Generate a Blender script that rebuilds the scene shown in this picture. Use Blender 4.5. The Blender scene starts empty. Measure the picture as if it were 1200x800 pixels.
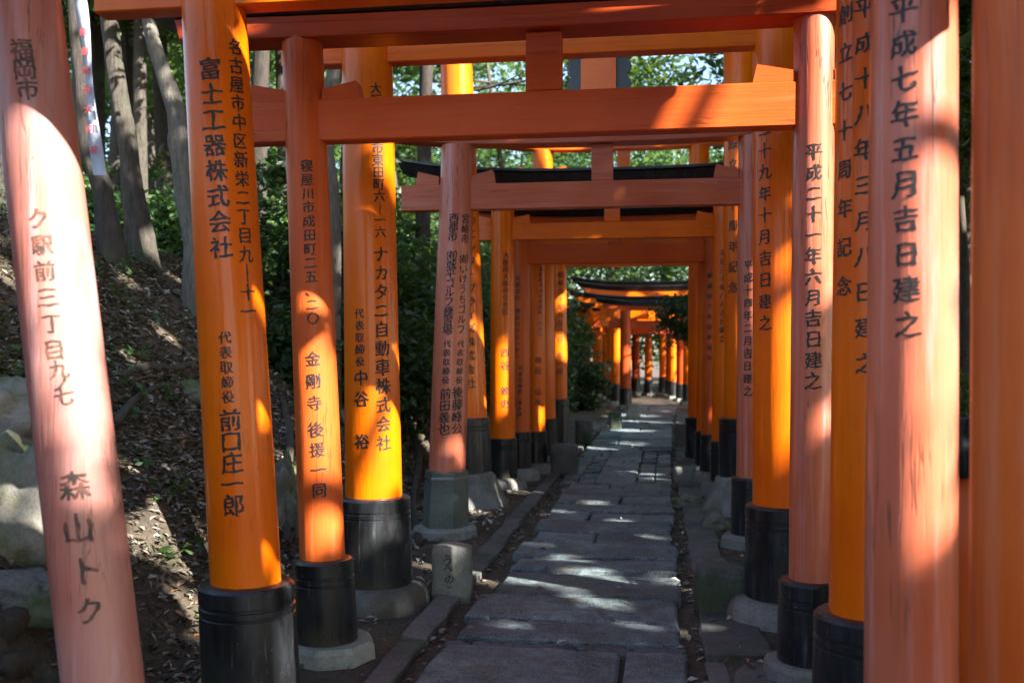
import bpy, bmesh, math, random
import numpy as np
from mathutils import Vector
random.seed(7); RNG = np.random.default_rng(7)
R = math.radians
S = bpy.context.scene
C = S.collection

# ------------------------------------------------------------------ camera
F = 1167.0; YAW = R(8.3); HOR = 413.0; EYE = 1.5
PITCH = math.atan((HOR - 400) / F)
cd = bpy.data.cameras.new('camera'); cam = bpy.data.objects.new('camera', cd); C.objects.link(cam)
cam.location = (0, 0, EYE); cam.rotation_euler = (R(90) + PITCH, 0, YAW)
cd.lens = 35.0; cd.sensor_width = 36.0; cd.clip_end = 2000; cd.clip_start = 0.05
cd.dof.use_dof = True; cd.dof.focus_distance = 5.4; cd.dof.aperture_fstop = 2.6
S.camera = cam
# ------------------------------------------------------------------ sky, sun
SUN_AZ = R(52); SUN_EL = R(33)
sx = math.sin(SUN_AZ); sy = -math.cos(SUN_AZ)
sdx = sx * math.cos(YAW) - sy * math.sin(YAW); sdy = sx * math.sin(YAW) + sy * math.cos(YAW)
SUN = Vector((sdx * math.cos(SUN_EL), sdy * math.cos(SUN_EL), math.sin(SUN_EL)))
w = bpy.data.worlds.new('World'); S.world = w; w.use_nodes = True
wn = w.node_tree.nodes; wl = w.node_tree.links
sky = wn.new('ShaderNodeTexSky'); sky.sky_type = 'NISHITA'; sky.sun_disc = False
sky.sun_elevation = SUN_EL; sky.sun_rotation = math.atan2(sdx, sdy)
wl.new(sky.outputs[0], wn['Background'].inputs[0]); wn['Background'].inputs[1].default_value = 0.10
sl = bpy.data.lights.new('sun', 'SUN'); so = bpy.data.objects.new('sun', sl); C.objects.link(so)
sl.energy = 5.0; sl.angle = R(0.53); sl.color = (1, 0.96, 0.89)
so.rotation_euler = (-SUN).to_track_quat('-Z', 'Y').to_euler()
S.view_settings.view_transform = 'Standard'; S.view_settings.look = 'None'
S.view_settings.exposure = 2.2; S.view_settings.gamma = 1

# ------------------------------------------------------------------ helpers
def ray(px, py):
    xc = (px - 600) / F; yc = (400 - py) / F
    cp, sp = math.cos(PITCH), math.sin(PITCH)
    fwd = cp - yc * sp; up = sp + yc * cp
    return Vector((xc * math.cos(YAW) - fwd * math.sin(YAW), xc * math.sin(YAW) + fwd * math.cos(YAW), up))
def at(px, py, Y):
    d = ray(px, py); t = Y / d.y
    return Vector((d.x * t, Y, EYE + d.z * t))
def zat(px, py, Y): return at(px, py, Y).z
def gnd(px, py, z=0.0):
    d = ray(px, py); t = (z - EYE) / d.z
    return Vector((d.x * t, d.y * t, z))

def mesh_obj(name, verts, faces, mat, parent=None, smooth=False, kind=None):
    org = Vector((0, 0, 0))
    p = parent
    while p is not None: org = org + Vector(p.location); p = p.parent
    me = bpy.data.meshes.new(name)
    me.from_pydata([(v[0] - org.x, v[1] - org.y, v[2] - org.z) for v in verts], [], faces)
    if smooth: me.polygons.foreach_set('use_smooth', [True] * len(me.polygons))
    me.materials.append(mat); me.update()
    o = bpy.data.objects.new(name, me); C.objects.link(o)
    if parent: o.parent = parent
    if kind: o['kind'] = kind
    return o
def thing(name, label, cat, loc=(0, 0, 0), group=None):
    o = bpy.data.objects.new(name, None); C.objects.link(o); o.location = loc
    o.empty_display_size = 0.2
    return tag(o, label, cat, group)
def tag(o, label, cat, group=None):
    o['label'] = label; o['category'] = cat
    if group: o['group'] = group
    return o
def bm_obj(name, bm, mat, parent=None, smooth=False, kind=None):
    vs = [v.co.copy() for v in bm.verts]; bm.verts.index_update()
    fs = [[v.index for v in f.verts] for f in bm.faces]; bm.free()
    return mesh_obj(name, vs, fs, mat, parent, smooth, kind)
def sharp(o, deg=35):
    me = o.data
    me.polygons.foreach_set('use_smooth', [True] * len(me.polygons))
    bm = bmesh.new(); bm.from_mesh(me)
    for e in bm.edges:
        if len(e.link_faces) == 2 and e.calc_face_angle(0) > R(deg): e.smooth = False
    bm.to_mesh(me); bm.free(); return o

# ------------------------------------------------------------------ materials
def mat_new(name):
    m = bpy.data.materials.new(name); m.use_nodes = True
    nt = m.node_tree; b = nt.nodes['Principled BSDF']
    return m, nt, b
def N(nt, t, **kw):
    n = nt.nodes.new(t)
    for k, v in kw.items():
        if k in n.inputs: n.inputs[k].default_value = v
        else: setattr(n, k, v)
    return n
def coords(nt, scale=(1, 1, 1), kind='Object'):
    tc = N(nt, 'ShaderNodeTexCoord'); mp = N(nt, 'ShaderNodeMapping'); mp.inputs['Scale'].default_value = scale
    nt.links.new(tc.outputs[kind], mp.inputs[0]); return mp.outputs[0]
def noise(nt, vec, scale, detail=4, rough=0.55):
    n = N(nt, 'ShaderNodeTexNoise'); n.inputs['Scale'].default_value = scale; n.inputs['Detail'].default_value = detail
    n.inputs['Roughness'].default_value = rough; nt.links.new(vec, n.inputs['Vector']); return n.outputs['Fac']
def ramp(nt, fac, stops):
    r = N(nt, 'ShaderNodeValToRGB'); nt.links.new(fac, r.inputs[0]); e = r.color_ramp.elements
    while len(e) < len(stops): e.new(0.5)
    for i, (p, c) in enumerate(stops):
        e[i].position = p; e[i].color = (*c, 1) if len(c) == 3 else c
    return r.outputs[0]
def mix(nt, fac, a, b, mode='MIX'):
    m = N(nt, 'ShaderNodeMix', data_type='RGBA', blend_type=mode)
    if isinstance(fac, (int, float)): m.inputs[0].default_value = fac
    else: nt.links.new(fac, m.inputs[0])
    for i, x in ((6, a), (7, b)):
        if isinstance(x, tuple): m.inputs[i].default_value = (*x, 1)
        else: nt.links.new(x, m.inputs[i])
    return m.outputs[2]
def bump(nt, b, h, strength=0.3, dist=0.01):
    bp = N(nt, 'ShaderNodeBump'); bp.inputs['Strength'].default_value = strength; bp.inputs['Distance'].default_value = dist
    nt.links.new(h, bp.inputs['Height']); nt.links.new(bp.outputs[0], b.inputs['Normal']); return bp

def painted(name, base, dark, pale, rough, coat, wear, crack, along='z'):
    ax3 = lambda a, b, c: (a, b, c) if along == 'z' else (c, b, a)
    m, nt, b = mat_new(name); L = nt.links
    v = coords(nt); vs = coords(nt, ax3(9, 9, 0.5)); vc = coords(nt, ax3(26, 26, 0.8))
    big = noise(nt, v, 1.7, 4); streak = noise(nt, vs, 2.2, 5, 0.6)
    col = mix(nt, ramp(nt, big, [(0.3, (0, 0, 0)), (0.7, (1, 1, 1))]), dark, base)
    col = mix(nt, ramp(nt, streak, [(0.52, (0, 0, 0)), (0.8, (wear,) * 3)]), col, pale)
    fine = noise(nt, v, 45, 4, 0.7)
    col = mix(nt, ramp(nt, fine, [(0.66, (0, 0, 0)), (0.74, (wear * 0.5,) * 3)]), col, pale)
    grime = ramp(nt, noise(nt, coords(nt, ax3(14, 14, 1.1)), 1.6, 6, 0.7), [(0.5, (0, 0, 0)), (0.8, ((0.6 if wear > .5 else 0.32),) * 3)])
    col = mix(nt, grime, col, mix(nt, 0.6, col, (0.10, 0.035, 0.015)))
    grain = ramp(nt, noise(nt, coords(nt, ax3(60, 60, 1.5)), 2.0, 3, 0.6), [(0.4, (0, 0, 0)), (0.65, (wear * .45,) * 3)])
    col = mix(nt, grain, col, mix(nt, 0.5, col, dark))
    cr = noise(nt, vc, 1.0, 3, 0.5)
    line = ramp(nt, cr, [(0.488, (0, 0, 0)), (0.5, (crack,) * 3), (0.512, (0, 0, 0))])
    mask = ramp(nt, noise(nt, v, 1.1, 2), [(0.44, (0, 0, 0)), (0.56, (1, 1, 1))])
    mm = N(nt, 'ShaderNodeMath', operation='MULTIPLY'); L.new(line, mm.inputs[0]); L.new(mask, mm.inputs[1])
    col = mix(nt, mm.outputs[0], col, (0.05, 0.03, 0.02))
    # small chips and scratches in the paint
    sc = ramp(nt, noise(nt, coords(nt, ax3(30, 30, 5)), 1.5, 6, 0.7), [(0.72, (0, 0, 0)), (0.76, (crack,) * 3)])
    col = mix(nt, sc, col, (0.09, 0.05, 0.04))
    L.new(col, b.inputs['Base Color'])
    rr = N(nt, 'ShaderNodeMapRange'); L.new(streak, rr.inputs[0]); rr.inputs[3].default_value = rough - 0.1; rr.inputs[4].default_value = rough + 0.15
    L.new(rr.outputs[0], b.inputs['Roughness'])
    b.inputs['Specular IOR Level'].default_value = 0.2; b.inputs['Coat Weight'].default_value = coat; b.inputs['Coat Roughness'].default_value = 0.14 if rough < .37 else 0.3
    h = N(nt, 'ShaderNodeMath', operation='SUBTRACT'); L.new(streak, h.inputs[0]); L.new(mm.outputs[0], h.inputs[1])
    bump(nt, b, h.outputs[0], 0.5, 0.009)
    return m
M = {}
M['orange'] = painted('glossy_vermilion', (0.90, 0.185, 0.0), (0.80, 0.115, 0.0), (0.88, 0.23, 0.008), 0.34, 0.3, 0.12, 0.3)
M['faded'] = painted('faded_vermilion', (0.66, 0.185, 0.10), (0.56, 0.115, 0.04), (0.66, 0.36, 0.34), 0.38, 0.85, 0.95, 0.9)
M['pink'] = painted('bleached_vermilion', (0.54, 0.26, 0.23), (0.50, 0.16, 0.11), (0.58, 0.40, 0.42), 0.42, 0.7, 0.9, 0.7)
M['salmon'] = painted('dull_vermilion', (0.70, 0.135, 0.022), (0.58, 0.085, 0.010), (0.68, 0.24, 0.12), 0.40, 0.15, 0.55, 0.7)
M['redwood'] = painted('red_lintel_paint', (0.52, 0.07, 0.008), (0.40, 0.045, 0.006), (0.6, 0.14, 0.05), 0.45, 0.1, 0.3, 0.5)

M['orange_beam'] = painted('glossy_vermilion_beam', (0.90, 0.185, 0.0), (0.80, 0.115, 0.0), (0.88, 0.23, 0.008), 0.34, 0.28, 0.25, 0.3, 'x')
M['faded_beam'] = painted('faded_vermilion_beam', (0.64, 0.17, 0.075), (0.54, 0.11, 0.04), (0.64, 0.32, 0.26), 0.42, 0.25, 0.6, 0.45, 'x')
M['salmon_beam'] = painted('dull_vermilion_beam', (0.70, 0.125, 0.018), (0.58, 0.08, 0.010), (0.66, 0.22, 0.10), 0.42, 0.12, 0.4, 0.4, 'x')
M['redwood_beam'] = painted('red_lintel_beam', (0.52, 0.07, 0.008), (0.40, 0.045, 0.006), (0.6, 0.14, 0.05), 0.45, 0.1, 0.3, 0.4, 'x')
M['pink_beam'] = M['faded_beam']
def black_mat():
    m, nt, b = mat_new('black_lacquer'); v = coords(nt); L = nt.links
    st = noise(nt, coords(nt, (6, 6, 1.2)), 2.5, 6, 0.65)
    col = mix(nt, ramp(nt, st, [(0.45, (0, 0, 0)), (0.75, (1, 1, 1))]), (0.010, 0.010, 0.011), (0.03, 0.034, 0.04))
    col = mix(nt, ramp(nt, noise(nt, coords(nt, (22, 22, 1.6)), 2.0, 6, 0.75), [(0.58, (0, 0, 0)), (0.70, (0.85,) * 3)]), col, (0.11, 0.11, 0.115))
    sp = noise(nt, v, 60, 3, 0.7)
    col = mix(nt, ramp(nt, sp, [(0.68, (0, 0, 0)), (0.74, (0.7,) * 3)]), col, (0.22, 0.2, 0.17))
    g = N(nt, 'ShaderNodeNewGeometry'); sep = N(nt, 'ShaderNodeSeparateXYZ'); L.new(g.outputs['Position'], sep.inputs[0])
    low = N(nt, 'ShaderNodeMapRange'); L.new(sep.outputs['Z'], low.inputs[0]); low.inputs[1].default_value = 0.45; low.inputs[2].default_value = 0.0
    mo = N(nt, 'ShaderNodeMath', operation='MULTIPLY'); L.new(low.outputs[0], mo.inputs[0])
    L.new(ramp(nt, noise(nt, v, 4, 5), [(0.45, (0, 0, 0)), (0.62, (0.95,) * 3)]), mo.inputs[1])
    col = mix(nt, mo.outputs[0], col, (0.065, 0.062, 0.035))
    L.new(col, b.inputs['Base Color'])
    L.new(ramp(nt, st, [(0.3, (0.25,) * 3), (0.7, (0.5,) * 3)]), b.inputs['Roughness']); b.inputs['Coat Weight'].default_value = 0.4; b.inputs['Coat Roughness'].default_value = 0.2; b.inputs['Specular IOR Level'].default_value = 0.35
    bump(nt, b, st, 0.3, 0.006)
    return m
M['black'] = black_mat()
m, nt, b = mat_new('ink'); b.inputs['Base Color'].default_value = (0.012, 0.011, 0.011, 1); b.inputs['Roughness'].default_value = 0.5
nt.links.new(ramp(nt, noise(nt, coords(nt), 40, 4, 0.7), [(0.3, (0.010, 0.009, 0.009)), (0.8, (0.035, 0.028, 0.024))]), b.inputs['Base Color'])
M['ink'] = m
m, nt, b = mat_new('worn_ink'); b.inputs['Roughness'].default_value = 0.6
nt.links.new(ramp(nt, noise(nt, coords(nt), 30, 4, 0.7), [(0.42, (0.05, 0.035, 0.03)), (0.62, (0.22, 0.085, 0.05))]), b.inputs['Base Color'])
M['worn_ink'] = m

def stone(name, c1, c2, moss, mossc=(0.05, 0.075, 0.025), rough=0.8, bs=0.5, spot=(0.4, 0.4, 0.38), sc=3.0):
    m, nt, b = mat_new(name); v = coords(nt); L = nt.links
    gi = N(nt, 'ShaderNodeObjectInfo')
    off = N(nt, 'ShaderNodeVectorMath', operation='ADD'); L.new(v, off.inputs[0])
    sclv = N(nt, 'ShaderNodeVectorMath', operation='SCALE'); L.new(gi.outputs['Location'], sclv.inputs[0]); sclv.inputs['Scale'].default_value = 1.0
    L.new(sclv.outputs[0], off.inputs[1]); v = off.outputs[0]
    a = noise(nt, v, sc, 8, 0.6); f = noise(nt, v, 55, 6, 0.75)
    col = mix(nt, ramp(nt, a, [(0.32, (0, 0, 0)), (0.68, (1, 1, 1))]), c1, c2)
    col = mix(nt, ramp(nt, f, [(0.3, (0, 0, 0)), (0.5, (0.5,) * 3), (0.8, (1, 1, 1))]), mix(nt, 0.45, col, (0.02, 0.02, 0.02)), mix(nt, 0.25, col, spot))
    ms = noise(nt, v, 2.3, 6, 0.65)
    if moss: col = mix(nt, ramp(nt, ms, [(0.6 - moss * 0.3, (0, 0, 0)), (0.75 - moss * 0.3, (0.85,) * 3)]), col, mossc)
    tint = N(nt, 'ShaderNodeMapRange'); L.new(gi.outputs['Random'], tint.inputs[0]); tint.inputs[3].default_value = 0.75; tint.inputs[4].default_value = 1.2
    col = mix(nt, 1.0, col, tint.outputs[0], 'MULTIPLY')
    L.new(col, b.inputs['Base Color']); b.inputs['Roughness'].default_value = rough
    hh = N(nt, 'ShaderNodeMath', operation='MULTIPLY_ADD'); L.new(f, hh.inputs[0]); hh.inputs[1].default_value = 0.3; L.new(a, hh.inputs[2])
    bump(nt, b, hh.outputs[0], bs, 0.03)
    return m
M['slab'] = stone('path_stone', (0.058, 0.088, 0.106), (0.135, 0.185, 0.215), 0.0, rough=0.55, bs=1.6, sc=6)
def slab_mat():
    m, nt, b = mat_new('worn_path_stone'); L = nt.links; v = coords(nt)
    gi = N(nt, 'ShaderNodeNewGeometry'); oi = N(nt, 'ShaderNodeObjectInfo')
    P = gi.outputs['Position']
    big = noise(nt, P, 2.4, 6, .6); med = noise(nt, P, 14, 8, .75); fin = noise(nt, P, 90, 5, .8)
    col = mix(nt, ramp(nt, big, [(0.38, (0, 0, 0)), (0.62, (1, 1, 1))]), (0.095, 0.135, 0.148), (0.235, 0.30, 0.31))
    col = mix(nt, ramp(nt, med, [(0.40, (0, 0, 0)), (0.60, (1, 1, 1))]), mix(nt, 0.65, col, (0.015, 0.02, 0.024)), col)
    col = mix(nt, ramp(nt, fin, [(0.52, (0, 0, 0)), (0.62, (0.8,) * 3)]), col, (0.36, 0.42, 0.42))
    dirt = ramp(nt, noise(nt, P, 3.6, 8, .75), [(0.52, (0, 0, 0)), (0.66, (0.75,) * 3)])
    col = mix(nt, dirt, col, (0.10, 0.075, 0.05))
    tint = N(nt, 'ShaderNodeMapRange'); L.new(oi.outputs['Random'], tint.inputs[0]); tint.inputs[3].default_value = 0.7; tint.inputs[4].default_value = 1.25
    L.new(mix(nt, 1.0, col, tint.outputs[0], 'MULTIPLY'), b.inputs['Base Color'])
    L.new(ramp(nt, med, [(0.3, (0.42,) * 3), (0.7, (0.75,) * 3)]), b.inputs['Roughness'])
    h = N(nt, 'ShaderNodeMath', operation='MULTIPLY_ADD'); L.new(fin, h.inputs[0]); h.inputs[1].default_value = 0.25; L.new(med, h.inputs[2])
    h2 = N(nt, 'ShaderNodeMath', operation='ADD'); L.new(h.outputs[0], h2.inputs[0]); L.new(big, h2.inputs[1])
    bump(nt, b, h2.outputs[0], 0.9, 0.03)
    return m
M['slab'] = slab_mat()
M['kerb'] = stone('kerb_stone', (0.06, 0.056, 0.05), (0.13, 0.125, 0.115), 0.3, rough=0.85)
M['plinth'] = stone('cement', (0.17, 0.17, 0.155), (0.33, 0.32, 0.29), 0.5, (0.10, 0.085, 0.055), rough=0.85, bs=0.4)
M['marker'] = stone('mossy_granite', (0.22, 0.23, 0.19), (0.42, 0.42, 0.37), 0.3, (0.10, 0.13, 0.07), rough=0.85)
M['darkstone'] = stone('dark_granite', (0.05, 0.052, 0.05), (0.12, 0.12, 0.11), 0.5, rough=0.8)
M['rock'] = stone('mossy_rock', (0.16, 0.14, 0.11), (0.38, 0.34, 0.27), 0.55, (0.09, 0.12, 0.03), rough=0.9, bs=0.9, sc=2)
M['pebble'] = stone('pebble_stone', (0.07, 0.06, 0.055), (0.17, 0.15, 0.15), 0.15, rough=0.7)
M['greenwood'] = stone('algae_green_wood', (0.09, 0.11, 0.08), (0.2, 0.24, 0.18), 0.3, (0.06, 0.09, 0.05), rough=0.7, bs=0.3)

def soil_mat(name='soil'):
    m, nt, b = mat_new(name); v = coords(nt); L = nt.links
    a = noise(nt, v, 1.3, 8, 0.65); f = noise(nt, v, 38, 8, 0.75); g2 = noise(nt, v, 9, 6, 0.7)
    col = mix(nt, ramp(nt, a, [(0.35, (0, 0, 0)), (0.65, (1, 1, 1))]), (0.07, 0.052, 0.036), (0.20, 0.15, 0.10))
    col = mix(nt, ramp(nt, f, [(0.35, (0, 0, 0)), (0.7, (1, 1, 1))]), mix(nt, 0.6, col, (0.015, 0.01, 0.008)), mix(nt, 0.3, col, (0.26, 0.2, 0.14)))
    col = mix(nt, ramp(nt, g2, [(0.55, (0, 0, 0)), (0.68, (0.75,) * 3)]), col, (0.07, 0.085, 0.03))
    L.new(col, b.inputs['Base Color']); b.inputs['Roughness'].default_value = 0.95
    h = N(nt, 'ShaderNodeMath', operation='ADD'); L.new(f, h.inputs[0]); L.new(g2, h.inputs[1])
    bump(nt, b, h.outputs[0], 0.9, 0.04); return m
M['soil'] = soil_mat()

def leafmat(name, stops, trans=0.35, rough=0.45):
    m, nt, b = mat_new(name); L = nt.links
    g = N(nt, 'ShaderNodeNewGeometry')
    col = ramp(nt, g.outputs['Random Per Island'], stops)
    L.new(col, b.inputs['Base Color']); b.inputs['Roughness'].default_value = rough
    t = N(nt, 'ShaderNodeBsdfTranslucent')
    L.new(mix(nt, 0.35, col, (0.35, 0.5, 0.05)), t.inputs[0])
    ms = N(nt, 'ShaderNodeMixShader'); ms.inputs[0].default_value = trans
    L.new(b.outputs[0], ms.inputs[1]); L.new(t.outputs[0], ms.inputs[2])
    L.new(ms.outputs[0], nt.nodes['Material Output'].inputs[0]); return m
M['leaf_dark'] = leafmat('dark_evergreen_leaf', [(0, (0.010, 0.026, 0.010)), (0.6, (0.022, 0.055, 0.016)), (1, (0.05, 0.10, 0.03))], 0.25, 0.35)
M['leaf_mid'] = leafmat('green_leaf', [(0, (0.018, 0.05, 0.015)), (0.6, (0.04, 0.10, 0.025)), (1, (0.10, 0.17, 0.05))], 0.4)
M['leaf_far'] = leafmat('distant_leaf_painted_sunlight', [(0, (0.04, 0.09, 0.03)), (0.6, (0.09, 0.19, 0.06)), (1, (0.18, 0.28, 0.09))], 0.45)  # brighter copy of the leaf greens: sunlight on far foliage put into the colour
M['leaf_light'] = leafmat('young_leaf', [(0, (0.08, 0.14, 0.03)), (1, (0.26, 0.28, 0.06))], 0.45)
M['litter'] = leafmat('dry_leaf', [(0, (0.05, 0.035, 0.022)), (0.35, (0.13, 0.10, 0.07)), (0.7, (0.25, 0.22, 0.18)), (0.93, (0.40, 0.37, 0.32)), (1, (0.40, 0.16, 0.04))], 0.05, 0.6)
def bark(name, c1, c2):
    m, nt, b = mat_new(name); L = nt.links
    s = noise(nt, coords(nt, (9, 9, 2)), 3, 8, 0.75); a = noise(nt, coords(nt), 2.5, 5)
    col = mix(nt, ramp(nt, s, [(0.35, (0, 0, 0)), (0.65, (1, 1, 1))]), c1, c2)
    col = mix(nt, ramp(nt, a, [(0.55, (0, 0, 0)), (0.65, (0.6,) * 3)]), col, (0.09, 0.11, 0.06))
    L.new(col, b.inputs['Base Color']); b.inputs['Roughness'].default_value = 0.9
    bump(nt, b, s, 1.0, 0.04); return m
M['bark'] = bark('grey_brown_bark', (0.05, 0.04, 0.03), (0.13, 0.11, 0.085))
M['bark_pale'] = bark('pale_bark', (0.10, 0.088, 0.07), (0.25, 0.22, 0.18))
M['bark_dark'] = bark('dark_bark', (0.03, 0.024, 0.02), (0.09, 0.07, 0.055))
m, nt, b = mat_new('banner_cloth'); b.inputs['Base Color'].default_value = (0.72, 0.74, 0.8, 1); b.inputs['Roughness'].default_value = 0.8
nt.links.new(mix(nt, noise(nt, coords(nt), 5, 4), (0.26, 0.29, 0.36), (0.42, 0.44, 0.5)), b.inputs['Base Color']); M['cloth'] = m
m, nt, b = mat_new('red_print'); b.inputs['Roughness'].default_value = 0.8
nt.links.new(mix(nt, noise(nt, coords(nt), 9, 4), (0.5, 0.03, 0.04), (0.62, 0.06, 0.07)), b.inputs['Base Color']); M['redprint'] = m
m, nt, b = mat_new('dull_metal'); b.inputs['Metallic'].default_value = 0.8; b.inputs['Roughness'].default_value = 0.5
nt.links.new(mix(nt, noise(nt, coords(nt), 30, 4), (0.2, 0.2, 0.2), (0.35, 0.34, 0.32)), b.inputs['Base Color']); M['metal'] = m

# ------------------------------------------------------------------ glyphs
_gl = {}
def raw_text(ch):
    cu = bpy.data.curves.new('t', 'FONT'); cu.body = ch; cu.size = 1.0; cu.resolution_u = 3
    o = bpy.data.objects.new('t', cu); me = bpy.data.meshes.new_from_object(o)
    vs = [v.co.copy() for v in me.vertices]; fs = [list(p.vertices) for p in me.polygons]
    bpy.data.objects.remove(o); bpy.data.curves.remove(cu); bpy.data.meshes.remove(me)
    return vs, fs
_rv, _ = raw_text('国')
_cx = (min(v.x for v in _rv) + max(v.x for v in _rv)) / 2; _cy = (min(v.y for v in _rv) + max(v.y for v in _rv)) / 2
_sz = max(v.y for v in _rv) - min(v.y for v in _rv)
def glyph(ch):
    if ch in _gl: return _gl[ch]
    vs, fs = raw_text(ch)
    if not vs: _gl[ch] = ([], []); return _gl[ch]
    if ch in '(有)（）': pass
    mx = (min(v.x for v in vs) + max(v.x for v in vs)) / 2
    bm = bmesh.new(); bv = [bm.verts.new(((v.x - _cx) / _sz * 0.9, (v.y - _cy) / _sz * 0.9, 0)) for v in vs]
    for f in fs:
        try: bm.faces.new([bv[i] for i in f])
        except ValueError: pass
    bmesh.ops.remove_doubles(bm, verts=bm.verts[:], dist=1e-4)
    for _ in range(2):
        le = [e for e in bm.edges if e.calc_length() > .11]
        if le: bmesh.ops.subdivide_edges(bm, edges=le, cuts=1)
    mv = {}
    for e in bm.edges:           # thicken like a brush: upright strokes heavier than level ones
        if len(e.link_faces) == 1:
            a, b_ = e.verts; d = (b_.co - a.co); nrm = Vector((d.y, -d.x, 0))
            if nrm.length < 1e-7: continue
            nrm.normalize(); fc = e.link_faces[0].calc_center_median()
            if nrm.dot(fc - a.co) > 0: nrm = -nrm
            for q in (a, b_): mv.setdefault(q, []).append(nrm)
    for q, ns in mv.items():
        t = sum(ns, Vector((0, 0, 0)))
        if t.length < .2: continue
        t.normalize(); wv = 1.05 + .75 * math.sin(q.co.x * 15 + q.co.y * 11 + len(_gl))
        q.co += Vector((t.x * .025, t.y * .013, 0)) * wv
    for k in range(-3, 4):
        bmesh.ops.bisect_plane(bm, geom=bm.verts[:] + bm.edges[:] + bm.faces[:], plane_co=(k * 0.13, 0, 0), plane_no=(1, 0, 0))
    for v in bm.verts:           # hand-written slant: strokes rise to the right
        x, y = v.co.x, v.co.y
        v.co.y = y + 0.10 * x + 0.02 * math.sin(9 * x + 5 * y); v.co.x = x + 0.018 * math.sin(11 * y + 3 * x)
    bm.verts.index_update()
    _gl[ch] = ([tuple(v.co) for v in bm.verts], [[v.index for v in f.verts] for f in bm.faces]); bm.free()
    return _gl[ch]

# ------------------------------------------------------------------ torii builder
def ring_pts(c, r, z, n, jit=0):
    return [(c.x + r * math.cos(2 * math.pi * i / n), c.y + r * math.sin(2 * math.pi * i / n), z) for i in range(n)]
def lathe(axis, prof, n=40):
    """axis(z)->point; prof: list of (z, r) top to bottom"""
    vs, fs = [], []
    for z, r in prof: vs += ring_pts(axis(z), r, z, n)
    for k in range(len(prof) - 1):
        for i in range(n):
            j = (i + 1) % n
            fs.append([k * n + i, (k + 1) * n + i, (k + 1) * n + j, k * n + j])
    fs.append(list(range(n))); fs.append([(len(prof) - 1) * n + i for i in reversed(range(n))])
    return vs, fs
def beam(p0, p1, h, t, sori=0.0, slant=0.0, top_slant=0.0, n=1, bev=0.006, endcut=0.0):
    """bar from p0 to p1 (centre line), height h, thickness t, bevelled; sori lifts the ends"""
    p0, p1 = Vector(p0), Vector(p1); ax = (p1 - p0); Ln = ax.length; ax = ax / Ln
    side = Vector((-ax.y, ax.x, 0)).normalized()
    a, hh = t / 2, h / 2
    sec = [(-a + bev, -hh), (a - bev, -hh), (a, -hh + bev), (a + slant, hh - bev), (a + slant - bev, hh), (-a - slant + bev, hh), (-a - slant, hh - bev), (-a, -hh + bev)]
    vs, fs = [], []
    for k in range(n + 1):
        u = k / n; q = abs(2 * u - 1); lift = sori * q ** 3
        for (s, zz) in sec:
            e = (1 if k == n else -1 if k == 0 else 0) * endcut * (zz / h + 0.5)
            p = p0 + ax * (Ln * u + e) + side * s; vs.append((p.x, p.y, p.z + zz + lift))
    for k in range(n):
        for i in range(8):
            j = (i + 1) % 8; fs.append([k * 8 + i, k * 8 + j, (k + 1) * 8 + j, (k + 1) * 8 + i])
    fs.append([7, 6, 5, 4, 3, 2, 1, 0]); fs.append([n * 8 + i for i in range(8)])
    return vs, fs
def wedge(x0, x1, y, t, z, h0, h1):
    """kusabi wedge on top of a tie beam: low side at x0, high at x1"""
    s = 1 if x1 > x0 else -1
    vs = []
    for yy in (y - t / 2, y + t / 2):
        vs += [(x0, yy, z), (x1 + s * 0.02, yy, z), (x1, yy, z + h1), (x0, yy, z + h0)]
    fs = [[0, 1, 2, 3], [7, 6, 5, 4], [0, 4, 5, 1], [1, 5, 6, 2], [2, 6, 7, 3], [3, 7, 4, 0]]
    return vs, fs
def mk(name, vf, mat, parent, smooth=None):
    o = mesh_obj(name, vf[0], vf[1], mat, parent)
    if smooth: sharp(o, smooth)
    return o
def inscribe(parent, axis, rad, Y, cols, ink='ink'):
    """cols: (text, px, py_top, py_bottom, px size[, px at bottom])  real lettering wrapped on the round post"""
    for c in cols:
        vs, fs = [], []
        text, px, y0, y1, size = c[:5]; pxb = c[5] if len(c) > 5 else px
        n = len(text); d = axis(1.5); depth = d.length / 1.0
        d2 = Vector((d.x, d.y)); cam_d = (ray(px, HOR).normalized()); dist = (axis(1.5) - Vector((0, 0, 1.5))).length
        fz = cam_d.dot(ray(600, HOR).normalized()) * dist
        mpp = fz / F
        for k, ch in enumerate(text):
            if ch in ' 　': continue
            u = (k + 0.5) / n; py = y0 + (y1 - y0) * u; qx = px + (pxb - px) * u
            z = EYE + (HOR - py) * mpp
            ctr = axis(z); r = rad(z) + 0.0018
            v = Vector((-ctr.x, -ctr.y)).normalized(); rt = Vector((-v.y, v.x))
            # u fraction across the post from the pixel column
            P = ray(qx, py); P2 = Vector((P.x, P.y)).normalized(); off = -ctr.x * rt.x - ctr.y * rt.y
            D = Vector((ctr.x, ctr.y)).length; lat = math.tan(math.asin(max(-1, min(1, P2.dot(rt))))) * D
            a0 = math.asin(max(-0.93, min(0.93, lat / r)))
            sz = size * mpp
            gv, gf = glyph(ch); o = len(vs)
            jx = random.uniform(-.02, .02); js = random.uniform(.95, 1.05)
            for (gx, gy, _) in gv:
                if ch == '｜' : gy *= 1.0
                ang = a0 + (gx + jx) * sz * js / r; zz = z + gy * sz * js; cc = axis(zz)
                nn = v * math.cos(ang) + rt * math.sin(ang)
                vs.append((cc.x + nn.x * r, cc.y + nn.y * r, zz))
            fs += [[i + o for i in f] for f in gf]
        mesh_obj('inscription', vs, fs, M[ink], parent)

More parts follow.
